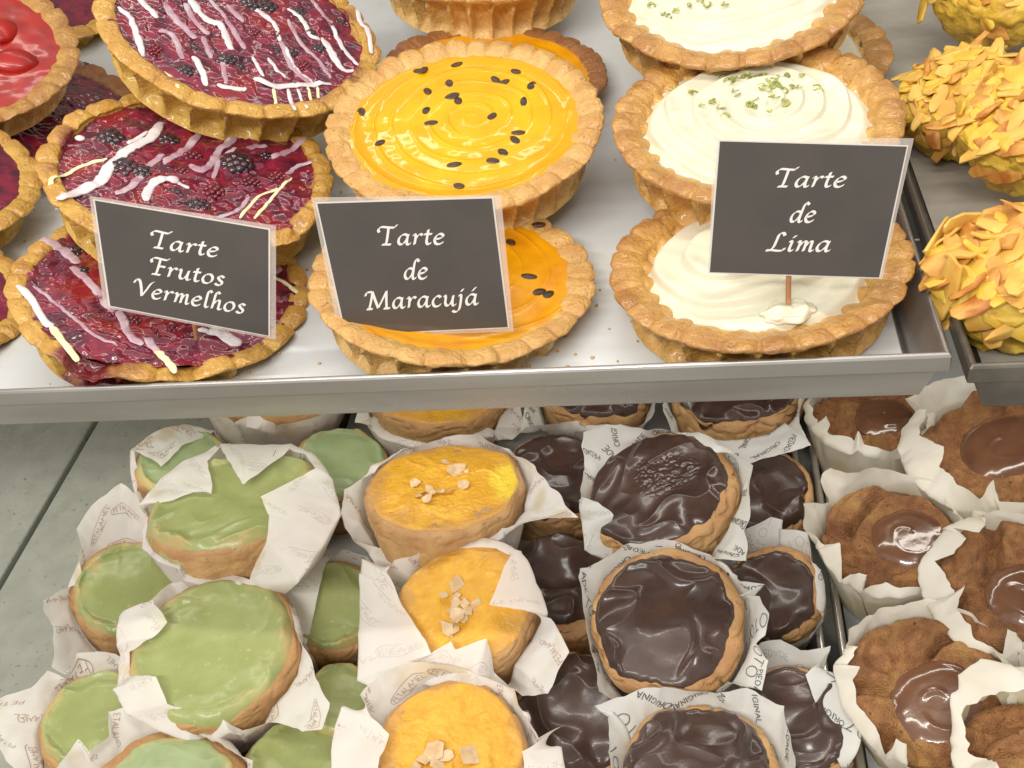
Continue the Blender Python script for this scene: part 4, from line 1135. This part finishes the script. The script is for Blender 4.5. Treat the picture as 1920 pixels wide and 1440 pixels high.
# ---- green iced buns
green_bun((520, 700, 135, -15.5, .62, 90), 'bun at the back under the shelf, hidden behind large white paper', 101, [(395, 760, .3), (440, 788, .5), (480, 770, .2), (520, 796, .4), (585, 782, .3), (640, 760, .6), (670, 720, .4), (650, 650, .2), (520, 610, .2), (390, 650, .2), (370, 720, .5)], sh=1.1)
green_bun((345, 868, 92, -16.8, .72, 95), 'small pale green bun at the back left with a paper corner folded over it', 102, [(256, 843, .5, 250, 850), (303, 872, .8, 285, 818), (350, 830, .6, 350, 802), (400, 808, .3), (440, 870, -.6), (350, 950, -1.2), (262, 920, -.6)], mint=True)
green_bun((640, 866, 90, -17.2, .75, 90), 'dull green bun squeezed between the paper log bun and the back custard bun', 103, mint=True)
green_bun((245, 1105, 104, -17.6, .9, 95), 'dark green bun at the left with a tall paper collar standing behind it', 104,
          [(264, 933, 1.2), (228, 901, 1.6), (160, 967, 1.0), (143, 991, .9), (150, 1040, .4), (155, 1092, .3), (107, 1104, .5), (74, 1123, .5), (100, 1170, .2), (100, 1245, -.4), (122, 1265, -.9), (165, 1225, -1.2), (240, 1235, -1.6), (330, 1200, -1.2), (352, 1110, -.6), (330, 1030, .2), (290, 985, .7)])
green_bun((622, 1135, 100, -17.6, .86, 95), 'green bun with dark side, behind a narrow paper strip left of the almond bun', 105, [(613, 1052, .6, 552, 1041), (594, 1140, .6, 550, 1125), (577, 1207, .3, 550, 1195), (600, 1255, -1.2), (670, 1262, -1.2), (725, 1200, -1), (728, 1100, -.6), (690, 1040, -.2), (645, 1028, .2)], crump=.07)
green_bun((640, 1310, 85, -18.2, .8, 90), 'green bun glimpsed under the paper left of the front custard bun', 106)
green_bun((560, 1425, 105, -17.6, .72, 92), 'flat dark green bun at the bottom edge between white papers', 107)
green_bun((182, 1345, 108, -17.4, .82, 110), 'green bun with an orange left side, sunk among printed papers at the left', 108,
          [(216, 1228, .4), (148, 1226, .8), (124, 1268, .3), (86, 1253, .9), (52, 1286, .5), (17, 1296, .8), (-40, 1320, .6), (0, 1400, .2), (40, 1450, -.2), (100, 1480, -1), (200, 1470, -1.2), (275, 1420, -1), (285, 1330, -.6), (260, 1250, .2)], prints=40)
green_bun((440, 935, 168, -14.4, .50, 106), 'long green bun with three paper corners folded over its top', 109,
          [(459, 907, .8, 470, 833), (415, 838, .7, 415, 836), (390, 862, .7, 345, 870), (397, 887, .7, 330, 880), (396, 925, .6, 300, 900), (366, 921, .55, 275, 930), (298, 942, .4, 262, 950), (268, 950, .0), (290, 1010, -.8), (322, 1022, -.5), (366, 1023, -.5), (376, 1046, -1.2), (407, 1069, -1.6), (470, 1084, -1.6, 480, 1095), (500, 1010, .3, 560, 1090),
           (506, 963, .6, 610, 1020), (491, 929, .9, 640, 965), (592, 877, .9, 625, 900), (570, 850, .7, 590, 860), (545, 840, .8, 545, 838)], crump=.07, H=4.4, cover=.99)
green_bun((397, 1215, 162, -15.2, .80, 118), 'big smooth light green bun, largest of the green ones, facing the viewer', 110,
          [(287, 1120, .9, 225, 1160), (309, 1166, .9, 222, 1180), (287, 1192, .7, 225, 1215), (245, 1222, .2), (243, 1260, .1, 225, 1285), (292, 1268, .8, 212, 1290), (311, 1314, .7, 240, 1335), (365, 1334, -.2), (392, 1362, -.8), (423, 1345, .0), (447, 1368, -.8), (500, 1362, -.5), (571, 1372, .3), (605, 1365, .5), (619, 1317, .4), (591, 1252, .2), (560, 1187, .0), (548, 1130, .0), (480, 1080, -.5), (400, 1075, -.5), (320, 1095, -.4), (262, 1132, .6)], cover=.97)
green_bun((312, 1478, 152, -15.4, .72, 95), 'mint green bun at the bottom edge with a wide tan rim', 111,
          [(323, 1345, .6), (265, 1318, 1.0), (200, 1330, 1.0), (206, 1376, .5), (172, 1408, .4), (151, 1382, 1.0), (131, 1410, .7), (103, 1450, .6), (130, 1560, 0), (310, 1610, 0), (480, 1560, 0), (478, 1425, .5), (395, 1380, .5)], mint=True, cover=.82, prints=30)

# ---- custard buns
custard_bun((820, 716, 135, -16.0, .62, 90), 'custard bun at the back, mostly hidden by the shelf above it', 121,
            [(666, 788, -.2), (700, 778, -.9), (745, 788, -1.1), (793, 790, -.9), (808, 784, -.9), (827, 797, -1.2), (925, 800, -.9), (958, 820, -.8), (982, 798, .4), (970, 700, .3), (800, 655, .3), (680, 690, .3)], sh=1.1)
custard_bun((832, 910, 153, -14.4, .55, 97), 'custard bun with a pale yellow bare patch and a loose wide wrapper', 122,
            [(900, 812, .5), (834, 816, .2), (756, 843, .2), (715, 872, .3), (690, 895, .2), (650, 915, .3), (640, 960, 0), (665, 1010, -1.7), (712, 1028, -2.2), (782, 1012, -2.4), (848, 1018, -2.2), (850, 1000, -1.4), (866, 987, -.9), (936, 988, -.6), (1050, 971, .3), (1082, 965, .6), (1056, 930, .6), (1004, 872, .6), (950, 838, .5)],
            [(835, 870, .55), (842, 880, .7), (862, 892, .5), (778, 909, .8), (806, 920, .7), (785, 932, .6), (802, 938, .8), (812, 928, .5), (830, 925, .5), (845, 923, .5), (868, 912, 1.1), (858, 885, 1.3), (822, 925, .4), (792, 925, .5), (875, 888, .4)], H=4.4, patch=(950, 905, 1.4), sh=1.06)
custard_bun((868, 1132, 140, -15.0, .84, 118), 'custard bun with a heap of almond flakes and paper folded over both its sides', 123,
            [(880, 1025, .3), (810, 1028, .3), (742, 1050, .5), (723, 1072, .6, 677, 1046), (765, 1150, .7, 676, 1140), (808, 1227, .8, 672, 1275), (776, 1246, .3, 700, 1290), (846, 1200, .9, 800, 1285), (857, 1213, .9, 830, 1290), (910, 1197, .9, 890, 1300), (928, 1262, -.2, 925, 1315), (980, 1308, -1.0), (1026, 1302, .0), (1067, 1221, .3), (1034, 1160, .4), (983, 1143, .6, 1028, 1150), (919, 1130, .9, 1015, 1110), (945, 1063, .8, 985, 1060), (960, 1040, .6), (930, 1028, .3)],
            [(855, 1095, 1.2), (836, 1119, .7), (858, 1120, .6), (855, 1133, .7), (873, 1133, .8), (895, 1137, .9), (848, 1147, .7), (858, 1154, 1.0), (878, 1149, .7), (862, 1162, .9), (840, 1182, 1.0), (855, 1185, .7), (872, 1165, .6), (850, 1175, .5)], H=4.4, crump=.06)
custard_bun((845, 1400, 148, -14.9, .85, 95), 'orange custard bun cut by the bottom edge, with broad almond flakes', 124,
            [(880, 1250, .6), (770, 1240, .8), (706, 1266, .7), (672, 1300, .6), (700, 1343, .7, 640, 1320), (736, 1370, .8, 630, 1360), (706, 1450, .6, 620, 1450), (720, 1570, 0), (850, 1590, 0), (1000, 1560, 0), (985, 1440, .4, 1058, 1450), (982, 1405, .5, 1052, 1400), (1056, 1352, .5), (1009, 1378, .3), (980, 1337, .5), (968, 1288, .7)],
            [(815, 1410, 1.5), (838, 1420, .8), (796, 1428, .9), (880, 1420, 1.3), (820, 1435, .9), (780, 1440, .7)], H=4.4)

# ---- chocolate buns
choc_bun((1120, 718, 110, -16.6, .62, 90), 'chocolate bun at the back under the shelf, left of another one', 131, [(975, 812, -.6), (985, 800, -.2), (1035, 790, -.2), (1135, 782, -.2), (1197, 800, -.4), (1225, 780, .3), (1235, 700, .3), (1120, 670, .3), (1000, 700, .3), (980, 770, .2)], sh=1.12, prints=40)
choc_bun((1378, 722, 124, -16.2, .60, 90), 'chocolate bun at the back under the shelf with a printed paper corner drooping before it', 132,
         [(1255, 800, -.6), (1250, 835, -1.0, 1260, 815), (1300, 838, -1.0, 1310, 815), (1366, 872, -.9, 1340, 812), (1400, 866, -.6, 1390, 800), (1522, 832, -.3, 1470, 790), (1500, 790, .1), (1500, 700, .3), (1380, 660, .3), (1260, 700, .3), (1245, 770, .2)], prints=40)
choc_bun((1040, 895, 108, -18.0, .8, 90), 'dull dark chocolate bun in shadow left of the pitted one', 133)
choc_bun((1048, 1100, 116, -18.2, .85, 90), 'dark chocolate bun in shadow between the almond bun and the round chocolate bun', 134, oy=.5)
choc_bun((1080, 1335, 128, -18.0, .9, 95), 'dark chocolate bun low between the front custard and front chocolate buns', 135)
choc_bun((1425, 922, 100, -17.8, .85, 90), 'dark chocolate bun at the tray side, right of the pitted one', 136)
choc_bun((1450, 1105, 92, -17.2, .92, 100), 'chocolate bun with a tan right edge, leaning on the tray side', 137, [(1398, 992, .2), (1447, 970, .5), (1468, 977, .5), (1462, 992, .3), (1512, 1000, .3), (1530, 1070, .2), (1530, 1140, .2), (1545, 1150, .7), (1520, 1190, .0), (1450, 1220, -1), (1370, 1190, -1), (1350, 1100, -1), (1370, 1020, -.8)], ox=-.25, oy=-.2)
choc_bun((1488, 1348, 116, -17.0, .9, 95), 'dark chocolate bun with crumpled white paper along the rail, near the bottom edge', 138,
         [(1425, 1206, .2), (1460, 1200, .5), (1500, 1216, .4), (1562, 1205, 1.0), (1545, 1232, .5), (1514, 1264, .3, 1566, 1262), (1530, 1305, .4, 1572, 1305), (1546, 1342, .3, 1576, 1345), (1550, 1385, .3, 1580, 1390), (1590, 1450, .3), (1500, 1490, 0), (1400, 1450, -.7), (1385, 1330, -.7), (1395, 1250, -.6)])
choc_bun((1236, 915, 146, -14.6, .72, 112), 'chocolate bun with a rough pitted patch on its shiny glaze', 139,
         [(1235, 800, .2), (1170, 798, .3), (1137, 792, .7), (1096, 812, .6), (1092, 870, .2), (1091, 925, .3), (1122, 941, .5, 1090, 945), (1148, 966, .5, 1092, 985), (1132, 1005, -.2, 1095, 1030), (1160, 1026, -.9), (1194, 1034, -1.2), (1285, 1045, -1.2), (1340, 1052, -.8), (1393, 1050, -.2), (1402, 980, .3), (1412, 866, .9), (1345, 846, .6), (1300, 815, .3)], folds=.16, pit=(1250, 895, 1.7), cover=.93, ox=-.25, oy=.1)
choc_bun((1252, 1162, 148, -14.9, .93, 105), 'round chocolate bun in the middle with deeply wrinkled glaze and a tan ring', 140,
         [(1250, 1010, .1), (1185, 1022, .3), (1125, 1052, .5), (1084, 1062, .7), (1079, 1082, .6), (1098, 1150, .2), (1106, 1215, .1), (1122, 1258, 0), (1128, 1295, -.2), (1160, 1310, -.7), (1250, 1318, -.9), (1340, 1300, -.4), (1366, 1270, .3), (1428, 1295, .4), (1440, 1240, .4), (1422, 1210, .2), (1438, 1190, .4), (1440, 1150, .4), (1424, 1115, .4), (1388, 1110, .3), (1434, 1092, .8), (1380, 1082, .5), (1330, 1036, .3)], folds=.24, cover=.88, ox=-.18)
choc_bun((1315, 1428, 150, -14.8, .74, 92), 'chocolate bun cut by the bottom edge, its tan side framed by square white paper', 141,
         [(1250, 1286, .8), (1180, 1300, .7), (1116, 1318, .8), (1148, 1332, .5), (1138, 1346, .6), (1146, 1400, .4), (1160, 1500, .3), (1315, 1590, 0), (1480, 1500, .3), (1488, 1420, .6), (1473, 1318, .7), (1440, 1303, .8), (1400, 1285, .8), (1345, 1303, .6)], folds=.2, cover=.9, ox=-.15, oy=-.1, prints=34)

# ---- sponge cakes
sponge((1632, 770, 112, -16.6, .66, 92), 'sponge cake half under the shelf corner with dark caramel and pleated paper', 151, [(1620, 700, .2), (1530, 740, .4), (1521, 757, .5), (1537, 792, .3), (1558, 772, .9), (1549, 808, .2), (1602, 825, .2), (1612, 809, .7), (1620, 836, .1), (1668, 849, .1), (1683, 834, .7), (1694, 862, .2), (1740, 800, .3), (1730, 720, .3)], (1655, 772), pr=1.6)
sponge((1855, 828, 158, -14.6, .70, 105), 'large sponge cake in the tray corner with a wide glossy caramel pool', 152, [(1700, 745, .7), (1739, 764, .6), (1724, 811, .5), (1768, 834, .8), (1765, 872, .6), (1831, 933, .8), (1848, 920, .9), (1866, 896, 1.6), (1864, 930, .8), (1930, 935, .6), (2010, 860, .5), (2000, 740, .5), (1880, 690, .3), (1770, 705, .4)], (1885, 828), pr=2.3, H=4.6)
sponge((1668, 1000, 128, -15.8, .82, 95), 'sponge cake with brown puffed folds, leaning against the tray side', 153,
       [(1660, 882, .2), (1609, 892, .4), (1559, 876, .9), (1541, 899, .8), (1555, 938, .3), (1510, 945, 1.0), (1514, 990, .7), (1545, 1017, .2), (1571, 1012, .5), (1577, 1046, .3), (1585, 1080, .3), (1614, 1067, 1.0), (1626, 1076, 1.0), (1612, 1098, .4), (1670, 1090, .4), (1730, 1099, .3), (1790, 1060, .3), (1800, 970, .3), (1750, 895, .2)], (1705, 998), pr=1.75)
sponge((1732, 1285, 148, -15.6, .92, 95), 'reddish brown sponge cake with a long caramel pool, near the rail', 154,
       [(1740, 1118, .2), (1660, 1135, .3), (1592, 1172, .5), (1586, 1206, .5), (1610, 1209, .5), (1598, 1248, .3), (1624, 1250, .9), (1603, 1278, .3), (1604, 1320, .3), (1638, 1364, .4), (1662, 1409, .4), (1680, 1382, 1.3), (1699, 1392, 1.2), (1699, 1427, .4), (1760, 1452, .3), (1840, 1430, .3), (1890, 1300, .3), (1850, 1170, .3)], (1768, 1315), pr=2.0)
sponge((1878, 1090, 140, -14.2, .88, 100), 'sponge cake with dark cracked top at the right edge and curled paper edges', 155,
       [(1880, 955, .4), (1823, 954, .7), (1850, 977, .9), (1838, 995, .6), (1775, 990, .5), (1812, 1009, .8), (1789, 1036, .4), (1755, 1049, .3), (1787, 1109, .3), (1809, 1093, 1.2), (1786, 1140, .4), (1852, 1208, .4), (1877, 1222, .5), (1893, 1177, 1.5), (1909, 1182, 1.5), (1904, 1207, .5), (1980, 1200, .3), (2030, 1090, .3), (1980, 980, .3)], (1925, 1112), pr=1.6)
sponge((1915, 1405, 120, -14.0, .90, 95), 'sponge cake in the bottom right corner behind a smooth white paper fold', 156,
       [(1840, 1305, .6, 1797, 1262), (1880, 1290, .6, 1840, 1235), (1960, 1285, .6, 1920, 1250), (2040, 1340, .3), (2040, 1460, .3), (1930, 1540, .2), (1868, 1428, 1.3), (1850, 1418, .6), (1822, 1405, .5), (1806, 1374, .4), (1808, 1340, .4, 1794, 1300)], None)
